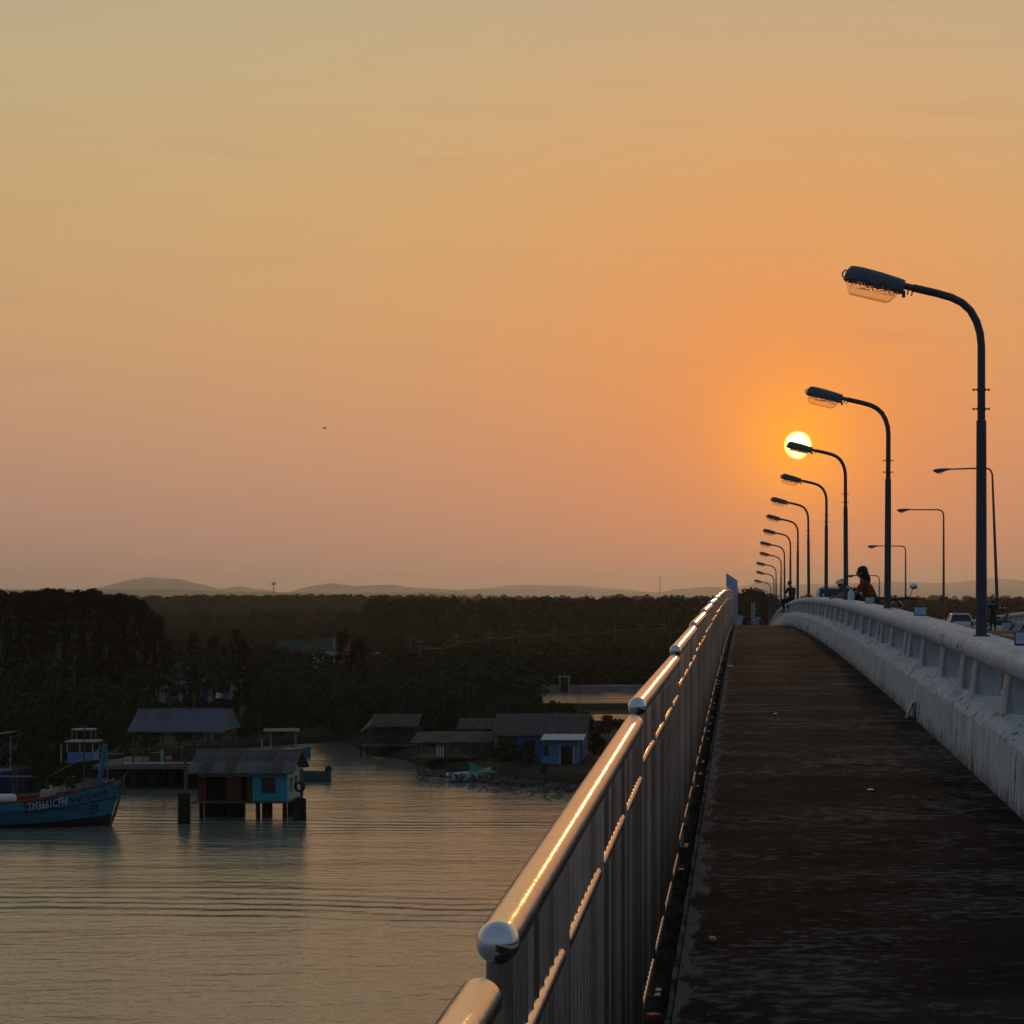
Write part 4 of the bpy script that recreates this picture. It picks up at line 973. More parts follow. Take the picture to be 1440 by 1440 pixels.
# 4. other boats
def small_boat(name, label, loc, rz, L_, B_, H_, m, cat='boat'):
    q = thing(name, label, cat, loc, rz); rg = []
    for s in (0, .08, .2, .4, .6, .8, 1):
        b = B_ / 2 * (1 - (1 - min(1, s / .45)) ** 2.2) * (1 - .2 * max(0, s - .6)) + .03; z = H_ * (1 + .7 * (1 - s) ** 3)
        rg.append([(L_ * (.5 - s), -b, z), (L_ * (.5 - s) , -b * .85, .1), (L_ * (.5 - s), 0, -.25), (L_ * (.5 - s), b * .85, .1), (L_ * (.5 - s), b, z), (L_ * (.5 - s), b * .9, z - .03), (L_ * (.5 - s), 0, .08), (L_ * (.5 - s), -b * .9, z - .03)])
    MB().loft(rg).build('hull', m, q, smooth=True)
    for s in (.35, .65): MB().boxb(L_ * (.5 - s) - .12, L_ * (.5 - s) + .12, -B_ * .44, B_ * .44, H_ - .12, H_ - .08).build('thwart', WOOD, q)
    return q
q = small_boat('longtail_boat', 'small teal longtail boat moored behind the stilt house', (*gp(425, 1098)[:2], 0), R(185), 4.6, 1.2, .75, TEAL)
m_ = MB().boxb(-2.35, -1.85, -.16, .16, .75, 1.15); m_.cyl((-2.1, 0, 1.15), (-2.1, 0, 1.3), .07, n=8); m_.build('engine', BLACK, q, bev=.02)
MB().tube([(-2.3, 0, .9), (-3.6, .2, .75)], .03, 6).build('tiller_shaft', STEELD, q); MB().loft([[((.28 + .05 * math.cos(R(b))) * 0 - 2.45, (.26 + .04 * math.cos(R(b))) * math.cos(R(a)), .35 + (.26 + .04 * math.cos(R(b))) * math.sin(R(a))) for b in range(0, 360, 60)] for a in range(0, 361, 30)], True, False).build('fender_tyre', STEELD, q)
q = small_boat('canopy_boat', 'blue and white boat with a pale canopy behind the stilt house', (*gp(402, 1064)[:2], 0), R(8), 4.6, 1.7, .55, BOATB)
for x in (-1.4, .9):
    for y in (-.7, .7): MB().cyl((x, y, .5), (x, y, 2.5), .035, n=6).build('canopy_post', FADED, q)
MB().loft([[(x, -1., 2.45), (x, -.5, 2.62), (x, 0, 2.68), (x, .5, 2.62), (x, 1., 2.45), (x, 1., 2.41), (x, 0, 2.63), (x, -1., 2.41)] for x in (-2, -.5, 1.3)]).build('canopy', mat('pale_canvas', (.24, .23, .20), .9, 0, .2, 2), q)
for i in range(5): MB().boxb(-2.2 - .02, -2.2 + .02, -.8 + i * .35, -.76 + i * .35, .9, 1.7).build('rail_bar', FADED, q)
m_ = MB().cyl((-2.5, .3, .6), (-2.5, .3, 4.2), .05, .03, 6); m_.build('mast', WOOD, q)
# blue cabin boat by the pier
q = small_boat('cabin_boat', 'boat with a small blue and white wheelhouse moored left of the pier', (*gp(118, 1092)[:2], 0), R(0), 8., 2.4, 1.2, BOATK)
xa, xb = -1.1, 1.0
MB().boxb(xa, xb, -.9, .9, 1.0, 2.1).build('wheelhouse', BLUEL, q); MB().boxb(xa + .05, xb - .05, -.85, .85, 2.1, 2.9).build('windows', WINGLASS, q)
for x in (xa, (xa + xb) / 2, xb):
    for y in (-.88, .88): MB().boxb(x - .05, x + .05, y - .04, y + .04, 2.1, 2.92).build('window_post', FADED, q)
MB().boxb(xa - .25, xb + .25, -1.1, 1.1, 2.92, 3.02).build('cabin_roof', FADED, q); MB().boxb(xa + .2, xb - .1, -.7, .7, 3.9, 4.0).build('upper_canopy', FADED, q)
for x in (xa + .3, xb - .2):
    for y in (-.6, .6): MB().cyl((x, y, 3.0), (x, y, 3.92), .03, n=6).build('canopy_post', FADED, q)
MB().cyl((-1.6, -.9, .9), (-1.6, -.9, 2.8), .07, n=8).build('fender_post', FADED, q)
# second fishing boat behind, at the left edge: rigging poles over a dark hull
q = small_boat('rigged_boat', 'dark blue boat with crossing rigging poles at the left edge', (gx(-18, 158), 158, 0), R(0), 9., 2.6, 1.3, BOATD)
for a, b in (((-1.5, -.6, 1.2), (2.6, 0, 4.6)), ((-1.3, .6, 1.2), (2.6, 0, 4.6)), ((1.2, -.8, .9), (2.62, 0, 4.55)), ((-.4, .2, 1.3), (1.6, .1, 3.3))): MB().tube([a, b], .05, 6).build('rigging_pole', WOOD, q)
MB().boxb(-1.5, 1.6, -.9, .9, 1.1, 1.7).build('cabin', BLUEW, q)
MB().loft([[(-1.9, -1.2, 4.1), (2.0, -1.2, 4.6), (2.0, -1.2, 4.64), (-1.9, -1.2, 4.14)], [(-1.9, 1.2, 4.1), (2.0, 1.2, 4.6), (2.0, 1.2, 4.64), (-1.9, 1.2, 4.14)]]).build('awning', GREENT, q)
for x in (-1.7, 1.8): MB().cyl((x, 0, 1.2), (x, 0, 4.3), .05, n=6).build('awning_post', FADED, q)
# gangway behind the boat
q = thing('gangway', 'narrow wooden gangway with short posts behind the fishing boat', 'walkway', (gx(30, 150), 150, 0))
planks(q, -3., 4.2, -.5, .6, 1.9, 4); piles(q, (-2.6, -.5, 1.5, 3.8), (-.3, .4), -.5, 2.25, .07, WOOD)

# 5. huts on the right bank
Yh = 192.
t = thing('stilt_hut', 'small open hut on stilts at the bend of the river', 'hut', (gx(506, Yh), Yh, 0))
Wd = gx(586, Yh) - gx(506, Yh)
piles(t, (.1, Wd * .5, Wd - .1), (0, 3.2), -.6, 1., .09); planks(t, 0, Wd, -.2, 3.6, 1.1, 8)
piles(t, (.9, Wd * .5, Wd - .3), (.2, 3.), 1.1, 2.9, .06, WOOD)
sheet_roof(t, 1.0, Wd + .2, 1.7, 3.9, -.3, 2.9, FIBROD, 4, 2, 4); sheet_roof(t, 1.0, Wd + .2, 1.7, 3.9, 3.6, 2.9, FIBROD, 4, 2, 4)
MB().loft([[(1.0, .0, 3.0), (1.0, 1.7, 3.85), (1.0, 1.75, 3.8), (1.0, 0, 2.95)], [(-.1, -.1, 2.3), (-.1, 1.7, 2.4), (-.1, 1.75, 2.36), (-.1, -.1, 2.26)]]).build('roof_skirt', FIBRO, t)
MB().boxb(.1, Wd, 3.1, 3.15, 1.1, 2.8).build('back_wall', WOOD, t); MB().boxb(0, Wd, -.18, -.12, 1.85, 1.93).build('handrail', WOOD, t)

Yl = 177.
t = thing('lean_to_shelter', 'low lean to shelter with tin roof on the river bank', 'shelter', (gx(584, Yl), Yl, 0))
piles(t, (.2, 2.6, 4.8, 6.2), (0, 3.5), -.4, 2.4, .08, WOOD); planks(t, -.2, 5.0, -.3, 3.6, 1.15, 8)
sheet_roof(t, -.4, 6.6, 3.9, 3.05, -.6, 2.45, FIBROD, 6, 2, 5, sag=.08)
for z in (1.5, 1.9): MB().boxb(0, 2.4, -.25, -.2, z, z + .07).build('handrail', WOOD, t)
for x in (1.9, 2.15, 2.4): MB().boxb(x, x + .12, -.32, -.26, 1.2, 2.1).build('white_plank', GREYW, t)

Yg = 176.
t = thing('gable_house', 'low house with long grey gabled roof and blue walls on the far bank', 'house', (gx(700, Yg), Yg, .9))
Wd = gx(818, Yg) - gx(700, Yg)
MB().boxb(1.7, Wd, 0, .12, 0, 2.3).build('wall', BLUEW, t); MB().boxb(0, .12, .12, 6.5, 0, 2.3).build('wall', WOOD, t); MB().boxb(Wd - .12, Wd, .12, 6.5, 0, 2.3).build('wall', BLUEW, t); MB().boxb(.12, Wd - .12, 6.38, 6.5, 0, 2.3).build('wall', WOOD, t)
wboards(t, 0, 1.7, .02, 0, 2.3, 6, WOOD)
MB().prism([(0, 2.3), (6.5, 2.3), (3.2, 3.75)], lambda p: (.02, p[0], p[1]), lambda p: (.10, p[0], p[1])).build('gable', FIBRO, t)
sheet_roof(t, -.5, Wd + .5, 3.2, 3.85, -.6, 2.25, FIBROD, 8, 3, 4); sheet_roof(t, -.5, Wd + .5, 3.2, 3.85, 7.1, 2.25, FIBROD, 8, 3, 4)
s_ = MB().boxb(2.2, 3.2, -.03, -.004, 1.0, 1.8).build('window', WINGLASS, t); MB().boxb(2.14, 3.26, -.05, -.004, .93, .995).build('sill', WOOD, s_)
t = thing('small_annex', 'light blue annex with dark doorway in front of the gabled house', 'annex', (gx(763, 173), 172.6, .9))
Wa = gx(813, 173) - gx(763, 173)
MB().boxb(0, .08, .08, 2.6, 0, 2.0).build('wall', BLUEL, t); MB().boxb(Wa - .08, Wa, .08, 2.6, 0, 2.0).build('wall', BLUEL, t)
for a, b, c, d in ((0, 1.55, 0, .75), (0, 1.55, 1.65, 2.0), (0, .08, .75, 1.65), (.55, 1.55, .75, 1.65), (1.55, 2.6, 1.55, 2.0), (2.6, Wa, 0, 2.0)): MB().boxb(a, b, 0, .08, c, d).build('wall', BLUEL, t)
MB().boxb(.08, .55, .05, .06, .75, 1.65).build('window', WINGLASS, t); MB().boxb(1.55, 2.6, .05, .06, 0, 1.55).build('doorway', WINGLASS, t)
for x in (1.47, 2.6): MB().boxb(x, x + .08, -.03, -.003, 0, 1.55).build('door_frame', GREYW, t)
sheet_roof(t, -.1, Wa + .5, 2.6, 2.35, -.5, 2.08, GREYW, 4, 1, 5)
t = thing('back_shed', 'grey roofed shed peeping over the lean to shelter', 'shed', (gx(648, 184), 184, .9))
MB().boxb(0, 3, 0, 3, 0, 2.2).build('wall', WOOD, t); sheet_roof(t, -.3, 3.3, 1.5, 3.1, -.4, 2.3, FIBROD, 3, 1, 5); sheet_roof(t, -.3, 3.3, 1.5, 3.1, 3.4, 2.3, FIBROD, 3, 1, 5)
p = gp(764, 1088, .9); q = thing('oil_drum', 'dark drum standing on the bank before the annex', 'drum', p)
MB().tube([(0, 0, 0), (0, 0, .28), (0, 0, .30), (0, 0, .58), (0, 0, .6), (0, 0, .9)], [.29, .29, .31, .29, .31, .29], 14).build('drum', BLACK, q, smooth=True); MB().cyl((.1, 0, .9), (.1, 0, .95), .05, n=8).build('bung', STEELD, q)
p = gp(660, 1097, .1); q = small_boat('beached_boat', 'small pale rowing boat with green tarpaulin drawn up on the bank', p, R(20), 3.6, 1.2, .6, GREYW)
MB().loft([[(-.1, -.65, .65), (0, 0, 1.5), (.1, .65, .6)], [(1.2, -.6, .62), (1.1, 0, .95), (1.2, .6, .62)], [(2.3, -.4, .5), (2.3, 0, .6), (2.3, .4, .5)]], False).build('tarpaulin', GREENT, q)
m_ = MB()
for i in range(420):
    x = random.uniform(590, 850); yb = 1084 + (x - 590) * .105 + random.uniform(-3, 5); p = gp(x, yb, random.uniform(.1, .7)); s = random.uniform(.12, .42)
    m_.box(p, (s, s * random.uniform(.5, 1.2), s * random.uniform(.3, .8)), Matrix.Rotation(random.uniform(0, 3), 3, random.choice('XYZ')))
m_.build('bank_rubble', RUBBLE, kind='stuff')

# 6. ponds beyond the right bank
def pond(x0, x1, Ya, Yb):
    MB().add([(x0, Ya, 1.12), (x1, Ya, 1.12), (x1, Yb, 1.12), (x0, Yb, 1.12)], [(0, 1, 2, 3)]).build('pond_water', PONDW, kind='structure')
pond(gx(738, 285), 60, 263, 302); pond(gx(815, 236), 50, 228, 243)
for nm, Ya, z, x0 in (('far', 303.5, 2.0, gx(745, 303)), ('mid', 256, 1.75, gx(690, 256)), ('near', 224, 1.5, gx(800, 224))):
    m_ = MB()
    rg = [[(x0 + (60 - x0) * i / 14, Ya - 1.6 * (nm != 'far') - .4, .9), (x0 + (60 - x0) * i / 14, Ya - .5, z + .06 * math.sin(i * 2.1)), (x0 + (60 - x0) * i / 14, Ya + .6, z), (x0 + (60 - x0) * i / 14, Ya + 2.2, .9)] for i in range(15)]
    m_.loft(rg, False).build('pond_dyke', CONC if nm == 'far' else SOIL, kind='structure')
q = thing('sluice_gate', 'small concrete sluice gate on the far pond dyke', 'sluice', (gx(793.5, 302), 302, .9))
for x in (-.75, .55): MB().boxb(x, x + .22, -.3, .3, 0, 2.3).build('pillar', CONC, q)
MB().boxb(-.9, .9, -.35, .35, 2.3, 2.5).build('top_beam', CONC, q); MB().boxb(-.53, .55, -.05, .05, 0, 1.7).build('gate_plate', BLACK, q); MB().cyl((0, 0, 1.7), (0, 0, 3.1), .05, n=6).build('gate_screw', STEELD, q)

# 7. village behind the trees on the left
def cottage(label, x, Yc, w, d, h, wm, rm, rz=0., blue=None):
    q = thing('village_house', label, 'house', (gx(x, Yc), Yc, .9), rz)
    MB().boxb(0, w, 0, d, 0, h).build('wall', wm, q)
    MB().prism([(-.5, h), (d + .5, h), (d / 2, h + d * .28)], lambda p: (-.4, p[0], p[1]), lambda p: (w + .4, p[0], p[1])).build('roof', rm, q)
    k = max(2, int(w / 2.2))
    for i in range(k):
        a = .5 + i * (w - .6) / k
        if i == k // 2: MB().boxb(a, a + .9, -.04, -.003, 0, 2.1).build('door', blue or BROWN, q)
        else:
            s_ = MB().boxb(a, a + .9, -.03, -.003, 1., 2.1).build('window', WINGLASS, q); MB().boxb(a - .08, a + .98, -.07, -.003, .92, .995).build('sill', GREYW, q and s_)
    return q
cottage('white village house with blue door seen between tree trunks', 204, 272, 5, 4, 4.4, GREYW, GREENR, 0, BLUEL)
cottage('pale village house half hidden by tree trunks right of the green roof', 252, 268, 4, 4, 3.8, GREYW, FIBRO, .1, BLUEW)
cottage('grey village house behind the shed roof', 306, 300, 6, 5, 3.0, FIBRO, GREENR, -.1)
cottage('two part white house with green roof at the clearing', 388, 335, 4.5, 6, 5.4, FIBRO, GREENR, 0, BLUEL)
cottage('long white wall of a low house seen low between the trunks', 262, 268, 3.5, 4, 2.6, GREYW, FIBRO, .05, BLUEW)
cottage('small white hut with blue door right of the village houses', 300, 280, 2.6, 3, 2.6, GREYW, GREENR, 0, BLUEL)
q = cottage('tall white hall with dark green roof and lit porch at the clearing', 440, 330, 4.6, 7, 5.6, GREYW, GREENR, 0, BLUEW)
EM = bpy.data.materials.new('lit_porch_lamp'); EM.use_nodes = True; b_ = EM.node_tree.nodes['Principled BSDF']; b_.inputs['Emission Color'].default_value = (1, .85, .6, 1); b_.inputs['Emission Strength'].default_value = .8
MB().boxb(.3, .9, -.12, -.06, 3.6, 3.75).build('porch_lamp', EM, q)
def vlamp(label, x, y0, Yv):
    p = at(x, y0, Yv); q = thing('village_lamp', label, 'street lamp', (p.x, Yv, .9), 0, 'slim lamp posts in the village clearing')
    h = p.z - .9; MB().cyl((0, 0, 0), (0, 0, h), .07, .05, 6).build('post', GREYW, q); MB().boxb(-.1, .45, -.12, .12, h, h + .16).build('lamp_head', WHITEP, q)
for i, (x, y) in enumerate(((477, 926), (505.5, 924), (523.5, 921), (529, 919))):
    vlamp(('lamp post beside the white hall, leftmost in the clearing', 'single lamp post in the middle of the clearing', 'left one of the close pair of lamp posts', 'right one of the close pair of lamp posts')[i], x, y, 318)
def upole(label, x, ytop, zt, cross=True, rot=0.):
    Yp = (EYE - zt) * 2880 / (ytop - 840); q = thing('utility_pole', label, 'utility pole', (gx(x, Yp), Yp, .9), rot, 'utility poles with wires across the mangroves')
    MB().cyl((0, 0, 0), (0, 0, zt - .9), .14, .10, 6).build('pole', WOOD, q)
    if cross: MB().boxb(-.75, .75, -.04, .04, zt - 1.45, zt - 1.37).build('cross_arm', CONC, q)
    return Vector((gx(x, Yp), Yp, zt - 1.3))
UL = ['utility pole with a crossbar joined to its twin, left one', 'utility pole with a crossbar joined to its twin, right one', 'tall utility pole right of the twin poles', 'utility pole third along the wire line', 'utility pole above the small hut roof',
      'utility pole above the gabled house', 'utility pole left of the sluice gate line', 'utility pole above the pond left part', 'utility pole above the pond right part', 'utility pole nearest the railing at right']
pp = [upole(l, x, y, 9.) for l, x, y in zip(UL, (576.5, 590.5, 641.5, 687, 731, 780, 824, 865, 902, 934), (895, 897, 890, 886.5, 884, 882.5, 880, 877.5, 876.5, 876))]
wire = thing('overhead_wire', 'sagging pair of wires strung along the utility poles', 'wire', (0, 0, 0))
WIREM = mat('overhead_cable', (.16, .14, .09), .95, 0, .1, 3, 0, None, .05)
for a, b in zip(pp, pp[1:]):
    for dx in (-.7, .7): MB().tube([a.lerp(b, k / 8) + Vector((dx, 0, .1 - .9 * 4 * (k / 8) * (1 - k / 8) * min(1, (b - a).length / 40))) for k in range(9)], .04, 4).build('wire', WIREM, wire)
p = at(470, 895, 322); q = thing('utility_pole', 'lone utility pole behind the white hall', 'utility pole', (p.x, 322, .9)); MB().cyl((0, 0, 0), (0, 0, p.z - .9), .15, .11, 6).build('pole', CONC, q); MB().boxb(-.5, .5, -.05, .05, p.z - 1.6, p.z - 1.5).build('cross_arm', CONC, q)
p = at(815, 970, 235); q = thing('bamboo_pole', 'thin bare pole standing at the pond edge', 'pole', (p.x, 235, .9)); MB().cyl((0, 0, 0), (0, 0, p.z - .9), .05, .03, 6).build('pole', WOOD, q); MB().ball((0, 0, p.z - .9), .06, 6).build('tip', WOOD, q)
def mast(label, x, y, Ym, guy=False):
    p = at(x, y, Ym); q = thing('radio_mast', label, 'mast', (p.x, Ym, .9)); h = p.z - .9; m_ = MB(); w = h * .012 + .4
    for sx in (-1, 1):
        for sy in (-1, 1): m_.cyl((sx * w, sy * w, 0), (sx * .3, sy * .3, h), .22, .16, 4)
    m_.build('leg', STEELD, q); m_ = MB()
    for k in range(12):
        f0, f1 = k / 12, (k + 1) / 12; a = w + (.3 - w) * f0; b = w + (.3 - w) * f1
        m_.cyl((-a, -a, h * f0), (b, -b, h * f1), .10, n=4); m_.cyl((a, -a, h * f0), (-b, -b, h * f1), .10, n=4)
    m_.build('bracing', STEELD, q); MB().cyl((0, 0, h), (0, 0, h * 1.06), .2, .1, 4).build('antenna', STEELD, q)
    return q
mast('lattice mast on top of the left hill', 214.5, 806, 8600); mast('thin tall mast right of the far trees above the railing', 928, 811, 3500); mast('short mast in the hills left of the thin tall one', 827, 829, 4200)
q = mast('mast with round tank among the far left trees', 385, 820, 2600); MB().ball((0, 0, at(0, 820, 2600).z - 1.5), (3., 3., 2.), 10).build('tank', GREYW, q)
# bird
p = at(456, 602, 160); q = thing('bird', 'tiny dark bird gliding in the open sky at left', 'bird', p)
rg = [[(x, r_ * math.cos(R(a)), r_ * math.sin(R(a))) for a in range(0, 360, 60)] for x, r_ in ((-.18, .004), (-.12, .025), (0, .045), (.10, .03), (.15, .022), (.19, .004))]
MB().loft(rg).build('body', HAIR, q, smooth=True)
for s in (-1, 1): MB().add([(-.05, 0, .02), (.07, 0, .02), (.09, s * .16, .07), (.0, s * .34, .045), (-.02, s * .16, .06), (-.05, 0, .008), (.07, 0, .008), (.09, s * .16, .058), (.0, s * .34, .035), (-.02, s * .16, .048)], [(0, 1, 2, 4), (4, 2, 3), (5, 9, 7, 6), (9, 8, 7), (0, 4, 9, 5), (4, 3, 8, 9), (1, 6, 7, 2), (2, 7, 8, 3)]).build('wing', HAIR, q)
MB().add([(-.16, -.01, 0), (-.16, .01, 0), (-.28, .05, .0), (-.28, -.05, 0), (-.16, -.01, -.008), (-.16, .01, -.008), (-.28, .05, -.008), (-.28, -.05, -.008)], [(0, 1, 2, 3), (7, 6, 5, 4), (0, 4, 5, 1), (1, 5, 6, 2), (2, 6, 7, 3), (3, 7, 4, 0)]).build('tail', HAIR, q)

# ------------------------------------------------------------------ trees
def leaf_cluster(m_, c, rad, n, size, rng, aspect=.45, droop=0.):
    for _ in range(n):
        while True:
            d = Vector((rng.uniform(-1, 1), rng.uniform(-1, 1), rng.uniform(-1, 1)))
            if d.length < 1: break
        p = c + Vector((d.x * rad, d.y * rad, d.z * rad * .8)); a = Vector((rng.gauss(0, 1), rng.gauss(0, 1), rng.gauss(0, .6) - droop)).normalized()
        b = a.cross(Vector((rng.gauss(0, 1), rng.gauss(0, 1), rng.gauss(0, 1)))).normalized(); s = size * rng.uniform(.6, 1.3)
        m_.add([p - a * s, p + b * s * aspect, p + a * s, p - b * s * aspect], [(0, 1, 2, 3)])
def make_tree(name, label, seed, h, rw, trunk_h, nclump, nleaf, size, lm, bm_, kind='round', group=None):
    rng = random.Random(seed); t = thing(name, label, 'tree', (0, 0, 0), 0, group); tm = MB(); cm = MB(); cl = []
    tm.tube([(0, 0, -.3), (rng.uniform(-.1, .1), rng.uniform(-.1, .1), trunk_h * .6), (rng.uniform(-.25, .25), rng.uniform(-.25, .25), h * .8)], [h * .022, h * .016, h * .005], 7)
    for i in range(nclump):
        if kind == 'conic':
            f = rng.random() ** .8; z = trunk_h + (h - trunk_h) * f; r_ = rw * (1 - f * .82) * math.sqrt(rng.random()); rad = rw * .30 * (1 - .4 * f)
        else:
            f = rng.random(); z = trunk_h + (h - trunk_h) * (.08 + .84 * f); r_ = rw * math.sqrt(max(.05, 1 - (2 * f - .85) ** 2 * .75)) * rng.random() ** .45; rad = rw * rng.uniform(.20, .36)
        a = rng.uniform(0, 6.283); c = Vector((r_ * math.cos(a), r_ * math.sin(a), z)); cl.append(c)
        leaf_cluster(cm, c, rad, nleaf, size, rng, .22 if kind == 'conic' else .48, .5 if kind == 'conic' else 0)
        if i % 3 == 0:
            z0 = min(z - .1, trunk_h * .7 + rng.random() * (h - trunk_h) * .4); z0 = max(z0, trunk_h * .4)
            tm.tube([(0, 0, z0), (c.x * .55, c.y * .55, z0 + (z - z0) * .6), tuple(c)], [h * .010, h * .006, h * .002], 5)
    tm.build('trunk', bm_, t); cr = cm.mesh('crown', merge=False); cr.materials.append(lm); link('crown', cr, t)
    return t
GB = 'broad dark trees and mangroves along the river bank'; GC = 'tall casuarina trees in the plantation on the left'; GM = 'low mangrove trees between river and plain'; GF = 'dark trees of the far belt'
LBt = 'dark leafy tree growing behind the river bank'; LCt = 'tall narrow casuarina in the dark plantation at left'; LMt = 'low rounded mangrove tree on the flat land'; LFt = 'dark tree in the belt along the horizon'
broad = [make_tree('broadleaf_tree', LBt, 11 + i, 8., 3.2, 2.2, 46, 26, .30, LEAF[1 if i else 3], BARK, 'round', GB) for i in range(2)]
casu = [make_tree('casuarina_tree', LCt, 31 + i, 15., 2.3, 3.5, 60, 26, .55, LEAF[2], PALEBARK, 'conic', GC) for i in range(2)]
mang = [make_tree('mangrove_tree', LMt, 51 + i, 5., 2.4, .9, 34, 22, .30, LEAF[0], BARK, 'round', GM) for i in range(2)]
belt = [make_tree('belt_tree', LFt, 71 + i, 14., 5., 3.5, 44, 22, .75, LEAF[2 if i else 0], BARK, 'round', GF) for i in range(2)]
used = {}
LABELS = {t_.name: (t_['label'], t_['group']) for t_ in broad + casu + mang + belt}
def plant(lib, x, y, sc, z=.85, label=None, group=None):
    src = random.choice(lib); rz = random.uniform(0, 6.28)
    if src.name not in used: used[src.name] = 1; o = src; o.location = (x, y, z); o.rotation_euler = (0, 0, rz); o.scale = (sc, sc, sc)
    else: o = dup(src, (x, y, z), rz, (sc * random.uniform(.85, 1.15), sc * random.uniform(.85, 1.15), sc))
    base_l, base_g = LABELS[src.name]
    o['label'] = label or base_l
    if label: 
        if 'group' in o: del o['group']
    else: o['group'] = base_g
    return o
# big trees at the left edge by the boats
for (x, yt, Y_, lb) in ((60, 925, 205, 'largest rounded tree behind the fishing boat at left'), (140, 955, 196, 'rounded tree just left of the pier shed'), (8, 945, 198, 'leafy tree at the left picture edge above the boats'),
                        (92, 965, 186, 'pale grey green bushy tree behind the wheelhouse boat'), (30, 985, 182, 'lower leafy tree above the rigging poles')):
    zt = EYE - (yt - 840) * Y_ / 2880; plant(broad, gx(x, Y_), Y_, (zt - .85) / 8. * 1.05, .85, lb)
cnt = 0
for i in range(58):      # casuarina plantation
    Y_ = 262 + (i % 4) * 14 + random.uniform(-4, 4); x = -40 + 262 * (i / 57) + random.uniform(-6, 6); top = 834 + random.uniform(-3, 4) + max(0, x - 140) * .16 + max(0, x - 195) * .8
    zt = EYE - (top - 840) * Y_ / 2880; plant(casu, gx(x, Y_), Y_, (zt - .85) / 15.)
for i in range(60):      # behind the shed, in front of the village
    Y_ = random.uniform(218, 300); x = random.uniform(165, 540)
    if 170 < x < 345 and Y_ < 290 and random.random() < .85: continue
    if 380 < x < 490: Y_ = random.uniform(220, 262)
    plant(broad if random.random() < .75 else casu, gx(x, Y_), Y_, random.uniform(.55, .85) if Y_ < 250 else random.uniform(.6, .95))
for i in range(13):      # thin trunks among the village houses
    Y_ = random.uniform(222, 292); x = random.uniform(170, 350); plant(casu, gx(x, Y_), Y_, random.uniform(.42, .66))
for i in range(46):      # behind the right bank houses
    Y_ = random.uniform(198, 255); x = random.uniform(455, 735); plant(broad, gx(x, Y_), Y_, random.uniform(.42, .80))
for x, Y_, s in ((738, 215, .55), (762, 222, .30), (720, 205, .5), (700, 196, .5), (850, 205, .20), (875, 212, .2), (835, 192, .26), (915, 208, .22), (660, 192, .45)): plant(broad, gx(x, Y_), Y_, s)
for x, Y_, s in ((780, 226, .42), (800, 232, .33), (755, 226, .45), (822, 219, .30), (856, 206, .36), (836, 184, .30), (843, 178, .30), (740, 172, .26), (722, 171, .30), (705, 170, .34), (58, 146, .36), (95, 148, .33), (75, 150, .36)): plant(mang, gx(x, Y_), Y_, s * 1.3)
for i in range(95):      # mangroves in the middle ground
    Y_ = random.uniform(268, 430); x = random.uniform(480, 1040)
    if 735 < x and 250 < Y_ < 309: Y_ = random.uniform(312, 400)
    plant(mang, gx(x, Y_), Y_, random.uniform(.75, 1.2))
for i in range(60):
    x = 530 + i * 8.6 + random.uniform(-4, 4); Y_ = 560 + random.uniform(0, 60); top = 842 + random.uniform(-4, 5); zt = EYE - (top - 840) * Y_ / 2880
    plant(belt, gx(x, Y_), Y_, (zt - .9) / 14.)

def scatter(name, pts_, srcs, label=None):
    me = bpy.data.meshes.new(name); me.from_pydata([p[:3] for p in pts_], [], [])
    for an, ix in (('scl', 3), ('rot', 4), ('pick', 5)):
        at_ = me.attributes.new(an, 'FLOAT', 'POINT')
        for d, p in zip(at_.data, pts_): d.value = p[ix]
    o = link(name, me, None, None, 'stuff'); g = bpy.data.node_groups.new(name, 'GeometryNodeTree')
    g.interface.new_socket('Geometry', in_out='INPUT', socket_type='NodeSocketGeometry'); g.interface.new_socket('Geometry', in_out='OUTPUT', socket_type='NodeSocketGeometry')
    gi = g.nodes.new('NodeGroupInput'); go = g.nodes.new('NodeGroupOutput'); jn = g.nodes.new('GeometryNodeJoinGeometry')
    def attr(nm):
        a = g.nodes.new('GeometryNodeInputNamedAttribute'); a.data_type = 'FLOAT'; a.inputs[0].default_value = nm; return a.outputs[0]
    for i, s in enumerate(srcs):
        oi = g.nodes.new('GeometryNodeObjectInfo'); oi.inputs['Object'].default_value = s; oi.inputs['As Instance'].default_value = True
        cmp = g.nodes.new('FunctionNodeCompare'); cmp.data_type = 'FLOAT'; cmp.operation = 'EQUAL'; cmp.inputs['B'].default_value = i; cmp.inputs['Epsilon'].default_value = .1
        g.links.new(attr('pick'), cmp.inputs['A'])
        ip = g.nodes.new('GeometryNodeInstanceOnPoints'); g.links.new(gi.outputs[0], ip.inputs['Points']); g.links.new(cmp.outputs[0], ip.inputs['Selection']); g.links.new(oi.outputs['Geometry'], ip.inputs['Instance'])
        cx = g.nodes.new('ShaderNodeCombineXYZ'); g.links.new(attr('rot'), cx.inputs[2]); g.links.new(cx.outputs[0], ip.inputs['Rotation'])
        g.links.new(attr('scl'), ip.inputs['Scale']); g.links.new(ip.outputs[0], jn.inputs[0])
    g.links.new(jn.outputs[0], go.inputs[0]); md = o.modifiers.new('scatter', 'NODES'); md.node_group = g
    return o
def crown_of(t): return [c for c in t.children if c.name.startswith('crown')][0]
srcs = [crown_of(mang[0]), crown_of(mang[1]), crown_of(belt[0]), crown_of(belt[1]), crown_of(casu[0])]
P_ = []
def sp(x, Y_, s, k, z=.7): P_.append((gx(x, Y_), Y_, z, s, random.uniform(0, 6.28), k))
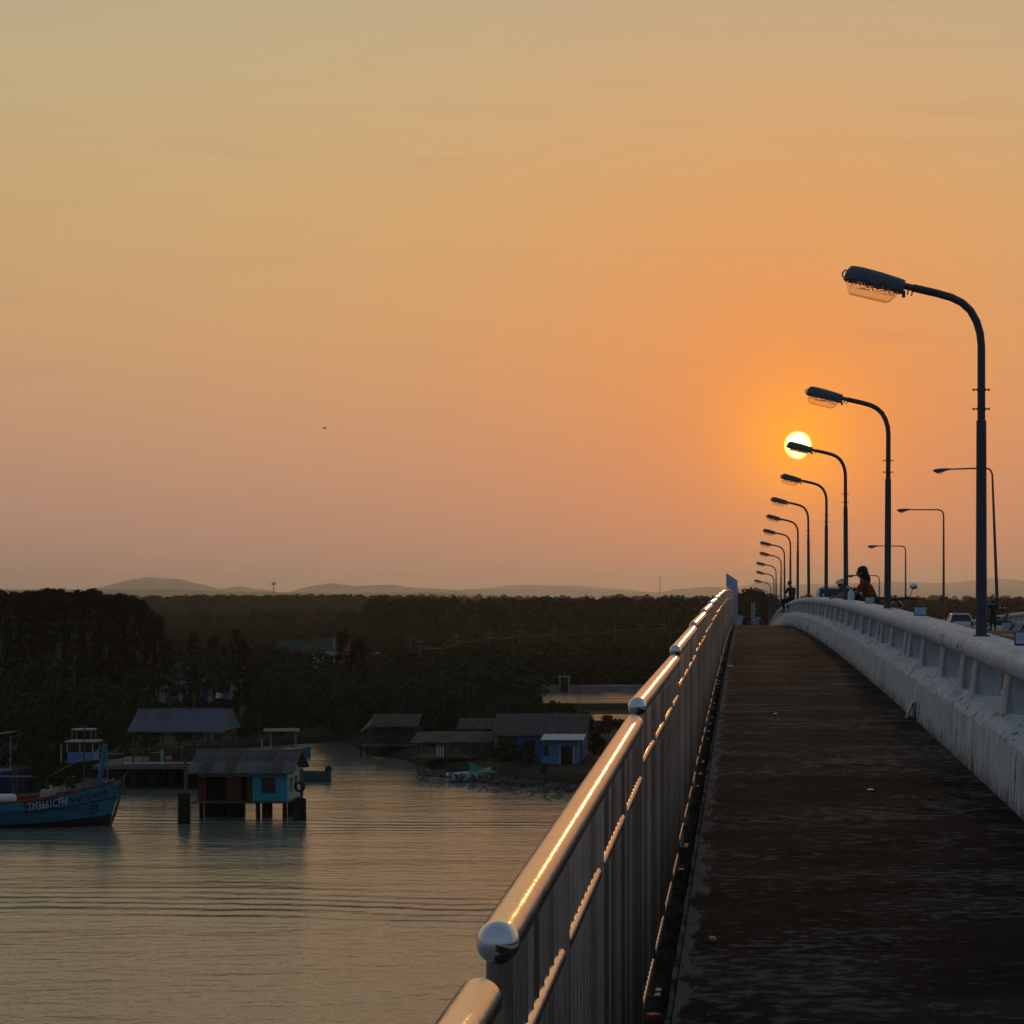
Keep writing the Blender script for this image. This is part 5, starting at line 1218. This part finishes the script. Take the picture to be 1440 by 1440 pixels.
for i in range(2600):    # low mangrove over the whole middle ground
    Y_ = 245 + 420 * random.random() ** 1.3; x = random.uniform(-60, 1060)
    if 735 < x and 245 < Y_ < 309: continue
    if 365 < x < 560 and Y_ < 320: continue
    if x < 360 and Y_ < 308: continue
    sp(x, Y_, random.uniform(.7, 1.25), random.choice((0, 1)))
scatter('mangrove_forest', P_, srcs); P_ = []
def bank_y(X):
    for a, b in zip(bw, bw[1:]):
        if a.x <= X <= b.x: return a.y + (b.y - a.y) * (X - a.x) / max(1e-6, b.x - a.x)
    return 200
for i in range(1500):    # undergrowth on the banks and under the trees
    x = random.uniform(-80, 760); Y_ = random.uniform(170, 275); X = gx(x, Y_)
    if (172 < x < 345 and random.random() < .5) or Y_ < bank_y(X) + 3 or (690 < x < 850 and Y_ < 186) or (575 < x < 720 and Y_ < 192): continue
    if 490 < x < 600 and Y_ < 198: continue
    P_.append((X, Y_, .6, random.uniform(.14, .42), random.uniform(0, 6.28), random.choice((0, 1))))
scatter('undergrowth', P_, srcs); P_ = []
for i in range(1500):
    Y_ = 660 + 900 * random.random() ** 1.2; x = random.uniform(-80, 1500); sp(x, Y_, random.uniform(.45, .72), random.choice((2, 3)))
for i in range(420):     # belts with crowns near eye level
    x = random.uniform(205, 640); Y_ = random.uniform(1100, 1500); sp(x, Y_, random.uniform(.8, 1.15), random.choice((2, 3)))
for i in range(260):
    x = random.uniform(560, 1500); Y_ = random.uniform(640, 760); sp(x, Y_, random.uniform(.78, 1.02), random.choice((2, 3, 3)))
for i in range(420):     # straggling tops right of the railing and behind the road
    x = random.uniform(790, 1500); Y_ = random.uniform(700, 1050); k = random.choice((2, 3, 3, 4)); c = .5 + .5 * noise.noise((x * .03, 4, 2))
    sp(x, Y_, (random.uniform(.55, .85) + .35 * c) * (1. if k < 4 else .92), k)
for i in range(90):
    x = random.gauss(1062, 16); Y_ = random.uniform(430, 520); sp(x, Y_, random.uniform(.9, 1.2) * (1 - abs(x - 1062) / 180), random.choice((2, 3)))
for i in range(900):
    x = random.uniform(-100, 1540); Y_ = random.uniform(1600, 3600); sp(x, Y_, random.uniform(.75, 1.25), random.choice((2, 3)))
scatter('distant_forest', P_, srcs); P_ = []

# ------------------------------------------------------------------ haze
HZ = bpy.data.materials.new('evening_haze'); HZ.use_nodes = True; t_ = HZ.node_tree
t_.nodes.remove(t_.nodes['Principled BSDF']); pv = t_.nodes.new('ShaderNodeVolumePrincipled'); pv.inputs['Color'].default_value = (.96, .98, 1.0, 1); pv.inputs['Density'].default_value = 0.8e-4; pv.inputs['Anisotropy'].default_value = .6
t_.links.new(pv.outputs[0], t_.nodes['Material Output'].inputs['Volume'])
hz = MB().boxb(-13500, 13500, -1000, 20800, -2.0, 215).build('haze', HZ, kind='stuff')
